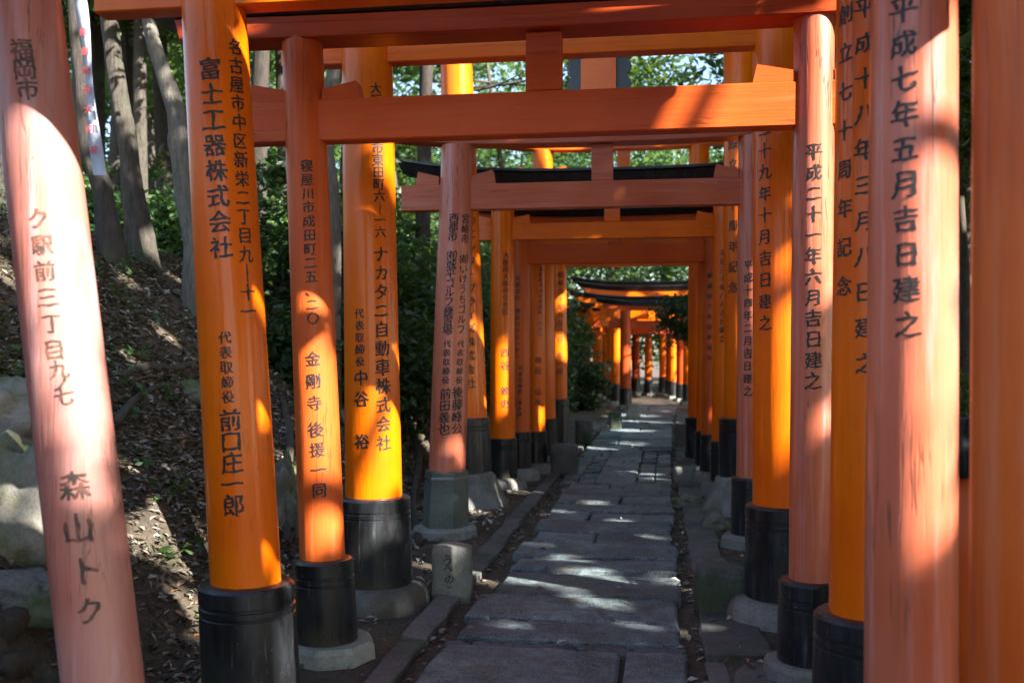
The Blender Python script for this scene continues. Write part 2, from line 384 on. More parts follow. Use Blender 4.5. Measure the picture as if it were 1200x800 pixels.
def gate(label, Y, left, right, mat, sleeveL, sleeveR, nuki, shim=None, roof=None, group='vermilion torii gates along the path',
         strut=None, wedges=True, oh=0.38, base='ring', txtL=None, txtR=None, ink='ink', inkL=None, matL=None, matR=None, beam_mat=None, shim_mat=None, sleeve_mat='black', nuki_t=0.11, roof_oh=0.75, wedge_h=0.09, sori=0.10, baseL=None, baseR=None, plaque=None):
    """left/right: (x_top px, y_top px, x_bot px, y_bot px, radius); nuki: (z0, z1); shim: (z0, z1); roof: height"""
    ends = []
    for s in (left, right):
        pt = at(s[0], s[1], Y); pb = at(s[2], s[3], Y); ends.append((pt, pb, s[4]))
    def mkaxis(pt, pb):
        k = (pt.x - pb.x) / (pt.z - pb.z)
        return lambda z: Vector((pb.x + k * (z - pb.z), Y, z))
    axes = [mkaxis(e[0], e[1]) for e in ends]
    mid = (axes[0](0).x + axes[1](0).x) / 2
    g = thing('torii_gate', label, 'torii gate', (mid, Y, 0), group)
    ztop = shim[0] + 0.02 if shim else nuki[1] + 0.4
    mt = M[mat]; bmat = M[(beam_mat or mat) + '_beam']
    for side in (0, 1):
        ax = axes[side]; r0 = ends[side][2]
        slz, slr = (sleeveL, sleeveR)[side]
        rad = lambda z, r0=r0: r0 * (1.05 - 0.04 * z)
        zs = [ztop - (ztop - 0.12) * i / 14 for i in range(15)]
        post = mk('post', lathe(ax, [(z, rad(z) * (1 + 0.003 * math.sin(z * 3 + Y))) for z in zs]), M[(matL, matR)[side] or mat], g, 40)
        tx = (txtL, txtR)[side]
        if tx: inscribe(post, ax, rad, Y, tx, (inkL if side == 0 and inkL else ink))
        # sleeve
        if sleeve_mat == 'greenwood' and side == 0:
            n = 6
            sl_ = mk('post_sleeve', lathe(ax, [(slz, slr * 0.88), (slz - 0.012, slr * .95), (slz - 0.02, slr * 0.97), (0.04, slr * 1.07)], n), M['greenwood'], g)
            mk('band', lathe(ax, [(slz - 0.05, slr * 1.0), (slz - 0.055, slr * 1.012), (slz - 0.07, slr * 1.012), (slz - 0.075, slr)], n), M['metal'], sl_)
        else:
            pr = [(slz, slr - 0.022), (slz - 0.004, slr - 0.01), (slz - 0.016, slr), (slz - 0.075, slr), (slz - 0.079, slr - 0.005), (slz - 0.087, slr - 0.005), (slz - 0.091, slr + .001),
                  (slz - 0.112, slr + .001), (slz - 0.116, slr - 0.004), (slz - 0.122, slr - 0.004), (slz - 0.126, slr + 0.001), (slz * .5, slr + 0.003), (0.05, slr + 0.006)]
            mk('post_sleeve', lathe(ax, pr), M['black'], g, 30)
        kind = (baseL or base, baseR or base)[side]
        if kind == 'ring':
            pr = [(0.13, slr + 0.01), (0.125, slr + 0.05), (0.10, slr + 0.085), (0.06, slr + 0.105), (-0.05, slr + 0.12)]
            mk('foundation_stone', lathe(lambda z, ax=ax: ax(0.1), pr, 28), M['plinth'], g, 50)
        elif kind == 'dome':
            pr = [(0.34, slr + 0.005), (0.32, slr + 0.03), (0.24, slr + 0.055), (0.14, slr + 0.10), (0.05, slr + 0.15), (-0.08, slr + 0.19)]
            vs, fs = lathe(lambda z, ax=ax: ax(0.1), pr, 28)
            vs = [(x + 0.012 * math.sin(y * 19 + z * 9), y + 0.012 * math.sin(x * 23), z + 0.01 * math.sin(x * 17 + y * 13)) for x, y, z in vs]
            mk('foundation_stone', (vs, fs), M['plinth'], g, 50)
        else:
            n = 9; a = ax(0.1); q0 = [random.uniform(.9, 1.15) for _ in range(n)]
            rr = [(slr + 0.07) * q for q in q0]
            vs = []
            for z, k in ((0.09, 0.93), (0.065, 1.0), (-0.06, 1.04)):
                vs += [(a.x + rr[i] * k * math.cos(i * 2 * math.pi / n), a.y + rr[i] * k * math.sin(i * 2 * math.pi / n), z) for i in range(n)]
            fs = [list(range(n))] + [[k * n + i, (k + 1) * n + i, (k + 1) * n + (i + 1) % n, k * n + (i + 1) % n] for k in (0, 1) for i in range(n)]
            mk('foundation_stone', (vs, fs), M['marker'], g)
    XL, XR = axes[0](nuki[0]).x, axes[1](nuki[0]).x
    rL, rR = ends[0][2], ends[1][2]
    zc = (nuki[0] + nuki[1]) / 2
    mk('tie_beam', beam((XL - rL - oh, Y, zc), (XR + rR + oh, Y, zc), nuki[1] - nuki[0], nuki_t), bmat, g)
    if wedges:
        for X, r in ((XL, rL), (XR, rR)):
            for s in (-1, 1):
                mk('wedge', wedge(X + s * (r * 0.9), X + s * (r + 0.16), Y, nuki_t * 0.9, nuki[1] + 0.001, wedge_h * 0.6, wedge_h), bmat, g)
    if shim:
        XL2, XR2 = axes[0](shim[0]).x, axes[1](shim[0]).x
        zc2 = (shim[0] + shim[1]) / 2
        mk('lintel', beam((XL2 - roof_oh * 0.8, Y, zc2), (XR2 + roof_oh * 0.8, Y, zc2), shim[1] - shim[0], 0.20, sori * 0.8, 0.0, n=16, endcut=0.03), M[(shim_mat or beam_mat or mat) + '_beam'], g)
        xs = (XL2 + XR2) / 2 if strut is None else at(strut, 200, Y).x
        mk('centre_strut', beam((xs - 0.085, Y, (nuki[1] + shim[0]) / 2), (xs + 0.085, Y, (nuki[1] + shim[0]) / 2), shim[0] - nuki[1] - 0.004, 0.09), bmat, g)
        if roof:
            zr = shim[1] + roof / 2 + 0.003
            rf = mk('roof_cap', beam((XL2 - roof_oh, Y, zr), (XR2 + roof_oh, Y, zr), roof, 0.25, sori, 0.04, n=16, endcut=0.06), M['black'], g)
            mk('roof_ridge', beam((XL2 - roof_oh - .02, Y, zr + roof / 2 + 0.022), (XR2 + roof_oh + .02, Y, zr + roof / 2 + 0.022), 0.035, 0.38, sori, 0.0, n=16, endcut=0.05), M['black'], rf)
    return g, axes

# ------------------------------------------------------------------ terrain
def sstep(x): x = np.clip(x, 0, 1); return x * x * (3 - 2 * x)
def bumps(X, Y):
    return (0.5 * np.sin(1.7 * X + 0.9 * Y + 1) * np.sin(1.3 * Y - 0.6 * X) + 0.3 * np.sin(3.9 * X - 2.1 * Y) * np.sin(3.1 * Y + 1.2 * X + 2)
            + 0.2 * np.sin(8.3 * X + 4.1 * Y) * np.sin(7.2 * Y - 3.3 * X + 1))
def height(X, Y):
    X = np.asarray(X, float); Y = np.asarray(Y, float)
    s = -2.12 - X + 0.12 * np.sin(Y * 1.1)
    bank = np.where(s > 0, 1.75 * sstep(s / 4.0 + 0.12) - 1.75 * sstep(0.12) + 0.25 * sstep(s / 0.7) + 0.22 * np.clip(s, 0, 3.2) + 0.10 * np.maximum(s - 3.2, 0), 0)
    bank = np.where(s > 14, bank + 0.12 * (s - 14), bank)
    r = X - 1.5
    right = np.where(r > 0, -0.35 * sstep(r / 3), 0)
    amp = 0.02 + 0.10 * sstep((s) / 1.0) + 0.08 * sstep(r / 2)
    path = sstep((X + 1.35) / 0.1) * sstep((0.32 - X) / 0.1)
    return bank + right + bumps(X, Y) * amp * (1 - path) - 0.035 * path
def grid_axis(a, b, fa, fb, step):
    core = list(np.arange(fa, fb + 1e-6, step)); out = []; x = fb; st = step
    while x < b: st *= 1.22; x += st; out.append(min(x, b))
    pre = []; x = fa; st = step
    while x > a: st *= 1.22; x -= st; pre.append(max(x, a))
    return np.array(pre[::-1] + core + out)
gx = grid_axis(-400, 400, -7.5, 3.0, 0.09); gy = grid_axis(-60, 500, 1.5, 16, 0.11)
GX, GY = np.meshgrid(gx, gy); GZ = height(GX, GY)
nx, ny = len(gx), len(gy)
vs = np.stack([GX.ravel(), GY.ravel(), GZ.ravel()], 1)
ii = (np.arange(ny - 1)[:, None] * nx + np.arange(nx - 1)[None, :]).ravel()
fs = np.stack([ii, ii + 1, ii + nx + 1, ii + nx], 1)
ground = mesh_obj('ground', vs.tolist(), fs.tolist(), M['soil'], None, True, 'structure')
def hz(x, y): return float(height(x, y))

# ------------------------------------------------------------------ paving
path = bpy.data.objects.new('path', None); C.objects.link(path); path['kind'] = 'structure'
def irregular_slab(name, x0, x1, y0, y1, top, thick, mat, parent, jit=0.011, chamf=0.02, nx_=12, ny_=3):
    pts = []
    for i in range(nx_): pts.append((x0 + (x1 - x0) * i / nx_, y0))
    for i in range(ny_): pts.append((x1, y0 + (y1 - y0) * i / ny_))
    for i in range(nx_): pts.append((x1 - (x1 - x0) * i / nx_, y1))
    for i in range(ny_): pts.append((x0, y1 - (y1 - y0) * i / ny_))
    cx, cy = (x0 + x1) / 2, (y0 + y1) / 2; n = len(pts)
    pts = [(x + random.uniform(-jit, jit), y + random.uniform(-jit, jit)) for x, y in pts]
    vs = []
    tx, ty = random.uniform(-.008, .008), random.uniform(-.012, .012)
    for lvl, (z, c) in enumerate(((top, chamf), (top - chamf * 0.7, 0.0), (top - thick, 0.0))):
        for (x, y) in pts:
            dx, dy = x - cx, y - cy; l = math.hypot(dx, dy)
            k = max(0, 1 - c / l); xx, yy = cx + dx * k, cy + dy * k
            vs.append((xx, yy, z + (tx * dx / max(.1, (x1 - x0)) * 2 + ty * dy / max(.1, y1 - y0) * 2 if lvl < 2 else 0) + (random.uniform(-.005, .003) if lvl == 0 else 0)))
    vs.append((cx, cy, top + 0.002))
    fs = [[k * n + i, (k + 1) * n + i, (k + 1) * n + (i + 1) % n, k * n + (i + 1) % n] for k in (0, 1) for i in range(n)]
    fs += [[3 * n, i, (i + 1) % n] for i in range(n)]
    org = Vector((cx, cy, top)); me = bpy.data.meshes.new(name)
    me.from_pydata([(v[0] - org.x, v[1] - org.y, v[2] - org.z) for v in vs], [], fs); me.materials.append(M[mat]); me.update()
    o = bpy.data.objects.new(name, me); C.objects.link(o); o.parent = parent; o.location = org
    return o
def xpath(y):      # centre line of the path drifts to the right far away
    return -0.47 + 0.012 * max(0, y - 12) + (0.02 * max(0, y - 20))
edges_px = [(845, 'p'), (757, 'g'), (729, 's'), (702, 's'), (671, 's'), (653, 's'), (637, 's'), (623, 's'), (610, 's'), (600, 's'), (589, 's'), (580, 's'), (573, 's')]
rows = []
rows.append((2.6, 3.3)); rows.append((3.36, 4.02)); rows.append((gnd(700, 840).y, gnd(700, 762).y))
ys = [gnd(700, p).y for p in (754, 729, 702, 671, 654, 638, 624, 611, 600, 590, 581, 573, 566)]
for a, b in zip(ys[:-1], ys[1:]): rows.append((a, b - random.choice((0.055, 0.045, 0.08))))
rows[-12 + 2] = (rows[-12 + 2][0], rows[-12 + 2][1] - 0.02)
splits = {2: [0.74], 6: [], 8: [0.45], 10: [0.33], 12: [0.55], 0: [0.5], 14: [0.4]}
for k, (a, b) in enumerate(rows):
    xl = -1.09 + random.uniform(-.04, .04) + (0.06 if k > 4 else 0); xr = 0.16 + random.uniform(-.04, .03)
    cuts = [xl] + [xl + (xr - xl) * c for c in splits.get(k, [])] + [xr]
    for i in range(len(cuts) - 1):
        irregular_slab('paving_stone', cuts[i] + 0.012, cuts[i + 1] - 0.012, a, b, 0.012 + random.uniform(-.008, .012), 0.08, 'slab', path)
y = ys[-1] + 0.02
k = 0
while y < 29:
    d = random.uniform(0.42, 0.6); c = xpath(y)
    if y < 15.2:     # long middle slabs with small cobbles on both sides
        irregular_slab('paving_stone', c - 0.24, c + 0.22, y, y + d, 0.014, 0.06, 'slab', path, 0.012)
        for s in (-1, 1):
            for i in range(2):
                x0 = c + s * 0.25 + (i * 0.20 * s); x1 = x0 + s * 0.185
                for q in range(2):
                    irregular_slab('paving_stone', min(x0, x1), max(x0, x1), y + q * d / 2, y + (q + 1) * d / 2 - 0.012, 0.005 + random.uniform(-.01, .01), 0.06, 'slab', path, 0.010, 0.012, 2, 2)
    else:
        f = random.uniform(.3, .7); x0, x1 = c - 0.66, c + 0.66; xm = x0 + (x1 - x0) * f
        irregular_slab('paving_stone', x0, xm - .015, y, y + d, 0.012, 0.06, 'slab', path, 0.015, .01, 5, 2)
        irregular_slab('paving_stone', xm + .015, x1, y, y + d, 0.012, 0.06, 'slab', path, 0.015, .01, 5, 2)
    y += d + 0.012; k += 1
# small stones packed into the gap between the two nearest slabs, and joints
vs, fs = [], []
def add_pebble(x, y, z, r, flat=0.5):
    o = len(vs); n = 6; a0 = random.uniform(0, 6)
    q = [r * random.uniform(.7, 1.2) for _ in range(n)]
    for zz, kk in ((z - r * .5, 1.0), (z + r * flat * .3, 1.0), (z + r * flat * .6, 0.7)):
        vs.extend([(x + q[i] * kk * math.cos(a0 + i * math.pi / 3), y + q[i] * kk * math.sin(a0 + i * math.pi / 3), zz) for i in range(n)])
    for k in (0, 1):
        for i in range(n): fs.append([o + k * n + i, o + k * n + (i + 1) % n, o + (k + 1) * n + (i + 1) % n, o + (k + 1) * n + i])
    fs.append([o + 2 * n + i for i in range(n)])
g0 = gnd(700, 762).y
for _ in range(120): add_pebble(random.uniform(-1.1, .15), random.uniform(g0 + .02, ys[0] - .02), -0.02, random.uniform(.02, .045))
for k, (a, b) in enumerate(rows[3:]):
    for _ in range(16): add_pebble(random.uniform(-1.1, .15), b + random.uniform(0, .05), -0.025, random.uniform(.01, .022))
for _ in range(500):
    X = random.choice((random.uniform(-2.2, -1.4), random.uniform(.3, 1.5), random.uniform(-1.25, -1.1), random.uniform(.16, .24))); Y = random.uniform(3, 16)
    add_pebble(X, Y, hz(X, Y), random.uniform(.006, .022))
mesh_obj('pebble', vs, fs, M['pebble'], path, False, 'stuff')
# kerbs
y = 3.3
while y < 24:
    d = random.uniform(0.6, 1.0); c = xpath(y) + 0.47
    irregular_slab('kerb_stone', c - 1.33, c - 1.19, y, y + d, 0.018 + random.uniform(-.01, .012), 0.1, 'kerb', path, 0.012, .015, 2, 4)
    irregular_slab('kerb_stone', c + 0.235, c + 0.50 + random.uniform(-.04, .06), y - .1, y + d - .1, 0.02 + random.uniform(-.01, .012), 0.1, 'kerb', path, 0.018, .015, 2, 4)
    y += d + 0.03

# ------------------------------------------------------------------ the gates, near to far
W = 'vermilion torii gates along the path'
gate('dull salmon torii gate nearest the camera, its plain right post at the right edge', 2.3, (-140, 0, -120, 800, .13), (1207, 0, 1207, 800, .118), 'salmon', (.42, .19), (.42, .17), (2.75, 2.96), (3.80, 3.96), .06, W, base='flat')
gate('faded pink torii gate with a leaning sunlit left post at the left edge', 2.76, (27, 0, 121, 800, .113), (1071, 0, 1067, 800, .114), 'pink', (.40, .18), (.40, .16), (2.72, 2.93), (3.60, 3.76), .06, W, base='flat',
     txtL=[('福岡市', 24, 50, 120, 26, 34), ('　ク駅前三丁目', 40, 215, 425, 24, 66), ('九ノ七', 68, 425, 470, 23, 76), ('森', 88, 545, 580, 34, 88), ('山', 92, 595, 625, 34, 92), ('ト', 101, 640, 672, 34, 101), ('ク', 105, 685, 715, 30, 105)], inkL='worn_ink', matR='faded',
     txtR=[('平成七年五月吉日建之', 1058, 5, 402, 31, 1064)])
gate('glossy orange torii gate, its left post second from the left edge with large writing', 3.85, (250, 0, 288, 675, .137), (1021, 0, 1016, 715, .132), 'orange', (.575, .19), (.54, .19), (2.90, 3.12), (3.60, 3.76), .07, W, base='flat', oh=.36,
     txtL=[('名古屋市中区新栄二丁目九｜十一', 275, 50, 377, 20, 292), ('富士工器株式会社', 245, 73, 308, 27, 260), ('代表取締役', 263, 388, 472, 15, 268), ('前口庄一郎', 269, 478, 598, 25, 274)],
     txtR=[('創立七十周年記念', 991, 2, 360, 23, 989), ('平成十八年三月八日建之', 1014, 0, 446, 24, 1014)])
gate('matt salmon torii gate with thin posts and a broad tie beam across the upper photo', 4.75, (354, 45, 378, 655, .108), (954, 8, 951, 680, .098), 'salmon', (.49, .152), (.46, .148), (2.54, 2.745), (3.035, 3.145), .07, W, base='flat', sori=.02, oh=.34, strut=638,
     matR='faded', shim_mat='redwood', wedge_h=.085,
     txtL=[('寝屋川市成田町二五､二〇', 359, 190, 382, 14.5, 367), ('金剛寺', 366, 408, 484, 17, 369), ('後援一同', 370, 490, 582, 18, 375)], inkL='ink',
     txtR=[('平成二十一年六月吉日建之', 954, 170, 458, 20, 953)])
gate('tall bright orange torii gate with thick posts, black left sleeve on a cement ring', 5.8, (430, 50, 438, 580, .165), (914, 15, 918, 600, .165), 'orange', (.645, .218), (.645, .21), (3.23, 3.475), (3.86, 4.04), .08, W, oh=.36, base='ring', strut=690,
     txtL=[('大阪府門真市東田町六｜一六', 440, 103, 282, 14, 446), ('ナカタニ自動車株式会社', 446, 290, 527, 19, 450), ('代表取締役', 421, 362, 430, 12, 422), ('中谷　裕', 423, 430, 527, 18, 424)],
     txtR=[('平成二十九年十月吉日建之', 896, 95, 392, 18, 897)])
gate('pale salmon torii gate whose left post stands in a faceted green weathered sleeve', 8.0, (537, 168, 524, 548, .148), (886, 168, 886, 560, .148), 'faded', (.545, .185), (.53, .19), (2.66, 2.87), (3.17, 3.29), .06, W, base='flat', oh=.3, strut=706, sleeve_mat='greenwood', beam_mat='faded', wedge_h=.11,
     txtL=[('西都市　(有)城平ゴルフ練習場'.replace('(有)', '㈲'), 532, 253, 392, 12, 524), ('代表取締役', 524, 398, 450, 9, 522), ('前田義也', 522, 454, 508, 14, 520), ('宮崎市　㈲いけうちゴルフ', 546, 253, 392, 11.5, 540), ('代表取締役', 540, 398, 450, 9, 538), ('後藤峰公', 537, 452, 508, 14, 535)],
     txtR=[('平成十四年二月吉日建之', 877, 305, 465, 11.5, 876)])
gE, axE = gate('large orange torii gate half hidden behind the pale one, on domed white bases', 9.6, (535, 85, 549, 490, .18), (868, 85, 872, 490, .18), 'orange', (.87, .205), (.89, .235), (3.72, 3.94), (4.42, 4.6), .09, W, base='dome', oh=.36, strut=701,
     txtL=[('フジキュウエンタープライズ株式会社', 554, 190, 456, 12, 551)],
     txtR=[('設立五十周年記念', 859, 160, 350, 13, 859)])
gate('orange torii gate with slim posts and a wide black upturned roof', 10.9, (589, 250, 589, 512, .137), (850, 250, 850, 515, .137), 'orange', (.56, .16), (.56, .16), (2.74, 2.92), (3.2, 3.33), .12, W, base='ring', oh=.3, roof_oh=1.1, sori=.16, wedge_h=.1,
     txtL=[('大阪府大阪市住吉区', 593, 296, 370, 7.5, 592), ('西谷　雅史', 592, 406, 480, 10, 591)],
     txtR=[('平成三十年八月吉日建之', 848, 293, 402, 8.5, 847)])
gate('faded torii gate behind the slim orange one, its thin left post partly covered', 11.8, (611, 280, 610, 505, .11), (835, 280, 834, 505, .115), 'salmon', (.56, .13), (.56, .13), (2.55, 2.78), (3.0, 3.10), .07, W, base='ring', oh=.25,
     txtL=[('有限会社　神奈川クリーナー', 607, 323, 422, 6.5, 606), ('代表取締役　塚本誠', 610, 428, 488, 5.5, 609)],
     txtR=[('御鎮座千参百年記念', 832, 318, 425, 6.5, 831)])
gate('orange torii gate deep in the row between the faded and the very tall ones', 12.4, (628, 290, 628, 505, .115), (828, 290, 828, 500, .115), 'orange', (.52, .14), (.55, .14), (2.80, 2.98), (3.25, 3.35), .07, W, base='ring', oh=.25,
     txtL=[('滋賀県草津市野路町一六五〇', 634, 313, 395, 5.5, 633), ('岡田　伝次', 631, 416, 477, 8, 630)])
gate('very tall slim orange torii gate with its high lintel above the black roofs', 13.3, (636, 180, 638, 490, .15), (819, 180, 820, 480, .15), 'orange', (.62, .17), (.66, .19), (3.68, 3.9), (4.19, 4.32), .08, W, base='ring', oh=.25, strut=731)
gate('last orange torii gate of the near row, before the open stretch of path', 14.9, (655, 313, 655, 467, .125), (823, 313, 823, 467, .14), 'orange', (.81, .15), (.81, .165), (2.78, 2.98), (3.3, 3.42), .07, W, base='ring', oh=.25,
     txtL=[('昭和六十年八月廿日　志一同', 657, 318, 440, 7, 656)], txtR=[('吉日建之', 814, 313, 358, 7.5, 814)])
# name plaque hung on the strut of the tall gate: black scalloped frame behind the orange strut
pz0, pz1 = zat(700, 112, 9.62), zat(700, 62, 9.62)
pl, pr_ = at(667, 85, 9.7).x, at(738, 85, 9.7).x
pv = []; npt = 18
for i in range(npt + 1):
    u = i / npt; pv.append((pr_ + 0.02 * math.cos(u * math.pi * 6), pz0 - .05 + (pz1 - pz0 + .1) * u))
for i in range(npt + 1):
    u = 1 - i / npt; pv.append((pl - 0.02 * math.cos(u * math.pi * 6), pz0 - .05 + (pz1 - pz0 + .1) * u))
n = len(pv); vs = [(x, 9.66, z) for x, z in pv] + [(x, 9.72, z) for x, z in pv]
fs = [list(range(n))[::-1], list(range(n, 2 * n))] + [[i, (i + 1) % n, n + (i + 1) % n, n + i] for i in range(n)]
pq = mesh_obj('name_plaque', vs, fs, M['black'], gE); pq['label'] = 'black scalloped plaque frame behind the centre strut'
mk('plaque_panel', beam((at(681, 85, 9.6).x, 9.60, (pz0 + pz1) / 2), (at(722, 85, 9.6).x, 9.60, (pz0 + pz1) / 2), pz1 - pz0 + .1, 0.08), M['orange'], gE)

# far gates beyond the open stretch, the row curving to the left
def dup(root, loc, rz, sc, label):
    r = root.copy(); C.objects.link(r); r.location = loc; r.rotation_euler = (0, 0, rz); r.scale = (sc, sc, sc); r['label'] = label
    for ch in list(root.children):
        c = ch.copy(); C.objects.link(c); c.parent = r
        for q in list(ch.children):
            d = q.copy(); C.objects.link(d); d.parent = c
    return r
FG = 'distant torii gates around the bend of the path'
gk, _ = gate('first distant torii gate after the open stretch, with a brown-red left post', 27.0, (733, 370, 733, 470, .15), (823, 370, 823, 470, .15), 'redwood', (.55, .17), (.55, .17), (2.15, 2.36), (2.62, 2.74), .10, FG, base='flat', oh=.3, roof_oh=0.75, sori=.12)
ko, _ = gate('distant glowing orange torii gate just behind the first distant one', 29.2, (722, 370, 722, 470, .14), (806, 370, 806, 470, .14), 'orange', (.6, .16), (.6, .16), (2.25, 2.46), (2.85, 2.99), .10, FG, base='flat', oh=.3, roof_oh=0.9, sori=.14)
ords = ['third', 'fourth', 'fifth', 'sixth', 'seventh', 'eighth', 'ninth', 'tenth', 'eleventh', 'twelfth', 'thirteenth', 'fourteenth', 'fifteenth', 'sixteenth', 'seventeenth']
x, y, a = ko.location.x, 29.2, 0.0
for i in range(15):
    a += R(2 if i < 5 else 7); st = .85 if i else 1.1
    x -= math.sin(a) * st; y += math.cos(a) * st
    dup(ko if i % 3 != 1 else gk, (x, y, 0), a, [1.12, .97, 1.2, .94, 1.05, 1.1, .95, 1.0, 1.08, 1.02, .97, 1.05, 1, 1, 1.04][i], '%s distant torii gate counted along the bend of the path' % ords[i])

# ------------------------------------------------------------------ stones beside the path
def block(name, label, cat, c, wx, wy, h, mat, rz=0, round_top=0.0, taper=0.0, sub=4, group=None, jit=.01):
    bm = bmesh.new(); bmesh.ops.create_cube(bm, size=1)
    bmesh.ops.subdivide_edges(bm, edges=bm.edges[:], cuts=sub, use_grid_fill=True)
    for v in bm.verts:
        x, y, z = v.co; t = z + .5
        k = 1 - taper * t; sup = (abs(x * 2) ** 5 + abs(y * 2) ** 5 + abs(z * 2) ** 5) ** .2 or 1
        mxx = max(abs(x), abs(y), abs(z)) * 2; f = mxx / sup; f = 1 - (1 - f) * .18
        x, y, z = x * f * k * wx, y * f * k * wy, (z * (f if z > 0 else 1) + .5) * h
        if round_top and t > .7: z -= round_top * h * ((v.co.x * 2) ** 2 * .8 + (v.co.y * 2) ** 2 * .2) * (t - .7) / .3
        x += jit * math.sin(9 * z / max(h, .1) + 7 * v.co.y + c[0] * 5); y += jit * math.sin(8 * v.co.x + 5 * v.co.z + c[1]); z += jit * .6 * math.sin(7 * v.co.x + 6 * v.co.y + c[0])
        v.co = Vector((x * math.cos(rz) - y * math.sin(rz), x * math.sin(rz) + y * math.cos(rz), z - .04)) + Vector(c)
    bmesh.ops.recalc_face_normals(bm, faces=bm.faces)
    ctr = Vector(c); vs = [v.co - ctr for v in bm.verts]; bm.verts.index_update(); fs = [[v.index for v in f.verts] for f in bm.faces]; bm.free()
    me = bpy.data.meshes.new(name); me.from_pydata(vs, [], fs); me.polygons.foreach_set('use_smooth', [True] * len(fs)); me.materials.append(M[mat]); me.update()
    o = bpy.data.objects.new(name, me); C.objects.link(o); o.location = ctr
    return tag(o, label, cat, group)
mk_ = block('stone_marker', 'short mossy stone marker with carved signs by the left kerb', 'stone marker', gnd(530, 697), .245, .18, .36, 'marker', R(10), .05, 0.0, 5, jit=.005)
# carved signs on the marker face
vs, fs = [], []
mc = gnd(531, 697); fy = -0.09 - 0.010
for ch, ox, oz, s in (('う', -.03, .235, .07), ('へ', -.028, .185, .06), ('の', -.02, .12, .06), ('一', -.02, .07, .04)):
    gv, gf = glyph(ch); o = len(vs)
    for gx_, gy_, _ in gv:
        lx, ly = ox + gx_ * s, fy
        vs.append((mc.x + lx * math.cos(R(10)) - ly * math.sin(R(10)), mc.y + lx * math.sin(R(10)) + ly * math.cos(R(10)), mc.z + oz + gy_ * s))
    fs += [[i + o for i in f] for f in gf]
mesh_obj('carved_signs', vs, fs, M['ink'], mk_)
PG = 'low square stone posts along the path edges'
block('stone_post', 'large dark stone block leaning at the right kerb before the thick orange post', 'stone block', gnd(846, 716), .30, .24, .31, 'darkstone', R(6), 0, .06)
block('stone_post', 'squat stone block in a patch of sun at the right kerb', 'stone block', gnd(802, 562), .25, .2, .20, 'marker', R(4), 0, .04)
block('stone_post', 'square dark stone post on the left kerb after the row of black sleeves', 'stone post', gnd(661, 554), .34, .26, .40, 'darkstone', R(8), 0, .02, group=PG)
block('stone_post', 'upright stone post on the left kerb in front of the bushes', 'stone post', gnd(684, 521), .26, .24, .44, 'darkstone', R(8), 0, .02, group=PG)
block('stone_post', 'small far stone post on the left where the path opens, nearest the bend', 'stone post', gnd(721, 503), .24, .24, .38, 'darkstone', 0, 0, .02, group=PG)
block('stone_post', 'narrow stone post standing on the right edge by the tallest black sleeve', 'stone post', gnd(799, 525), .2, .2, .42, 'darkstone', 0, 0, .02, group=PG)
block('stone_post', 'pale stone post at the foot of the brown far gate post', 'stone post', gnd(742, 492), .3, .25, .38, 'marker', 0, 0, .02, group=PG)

def rock(label, c, rx, ry, rzz, seed, mat='rock', group=None):
    bm = bmesh.new(); bmesh.ops.create_icosphere(bm, subdivisions=4, radius=1)
    from mathutils import noise as mn
    for v in bm.verts:
        p = v.co.copy(); d = mn.noise(p * 1.1 + Vector((seed, 0, 0))) * .45 + mn.noise(p * 2.7 + Vector((0, seed, 0))) * .2 - abs(mn.noise(p * 4.3 + Vector((0, 0, seed)))) * .28 + mn.noise(p * 11) * .06
        q = p * (1 + d); v.co = Vector((q.x * rx, q.y * ry, q.z * rzz))
    vs = [v.co.copy() for v in bm.verts]; bm.verts.index_update(); fs = [[v.index for v in f.verts] for f in bm.faces]; bm.free()
    me = bpy.data.meshes.new('rock'); me.from_pydata(vs, [], fs); me.polygons.foreach_set('use_smooth', [True] * len(fs)); me.materials.append(M[mat]); me.update()
    o = bpy.data.objects.new('rock', me); C.objects.link(o); o.location = c
    return tag(o, label, 'rock', group)
def on_ground(px, py, zoff=0.0, y0=2.5, y1=30):
    d = ray(px, py); Y = y0
    while Y < y1:
        p = d * (Y / d.y) + Vector((0, 0, EYE))
        if p.z <= hz(p.x, p.y): return Vector((p.x, p.y, p.z + zoff))
        Y += .02
    return p
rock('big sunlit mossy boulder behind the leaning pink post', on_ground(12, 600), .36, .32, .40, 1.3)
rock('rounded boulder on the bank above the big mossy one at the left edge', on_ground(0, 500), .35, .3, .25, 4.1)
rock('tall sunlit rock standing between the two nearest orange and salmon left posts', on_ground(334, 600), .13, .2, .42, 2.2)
rock('small mossy rock on the leafy bank left of the first orange post', on_ground(222, 462), .16, .14, .1, 7.7)
rock('pale rock at the foot of the green bushes beyond the last left post', gnd(700, 505), .22, .2, .16, 9.1)
rock('low boulder by the right kerb under the stone bases', gnd(806, 590), .16, .2, .09, 3.3)
rock('round stone lying beside the cement bases on the right', gnd(838, 618), .14, .18, .12, 5.6)
rock('dark mossy stone at the lower left beside the roots', on_ground(30, 700), .3, .2, .14, 6.4, 'darkstone')

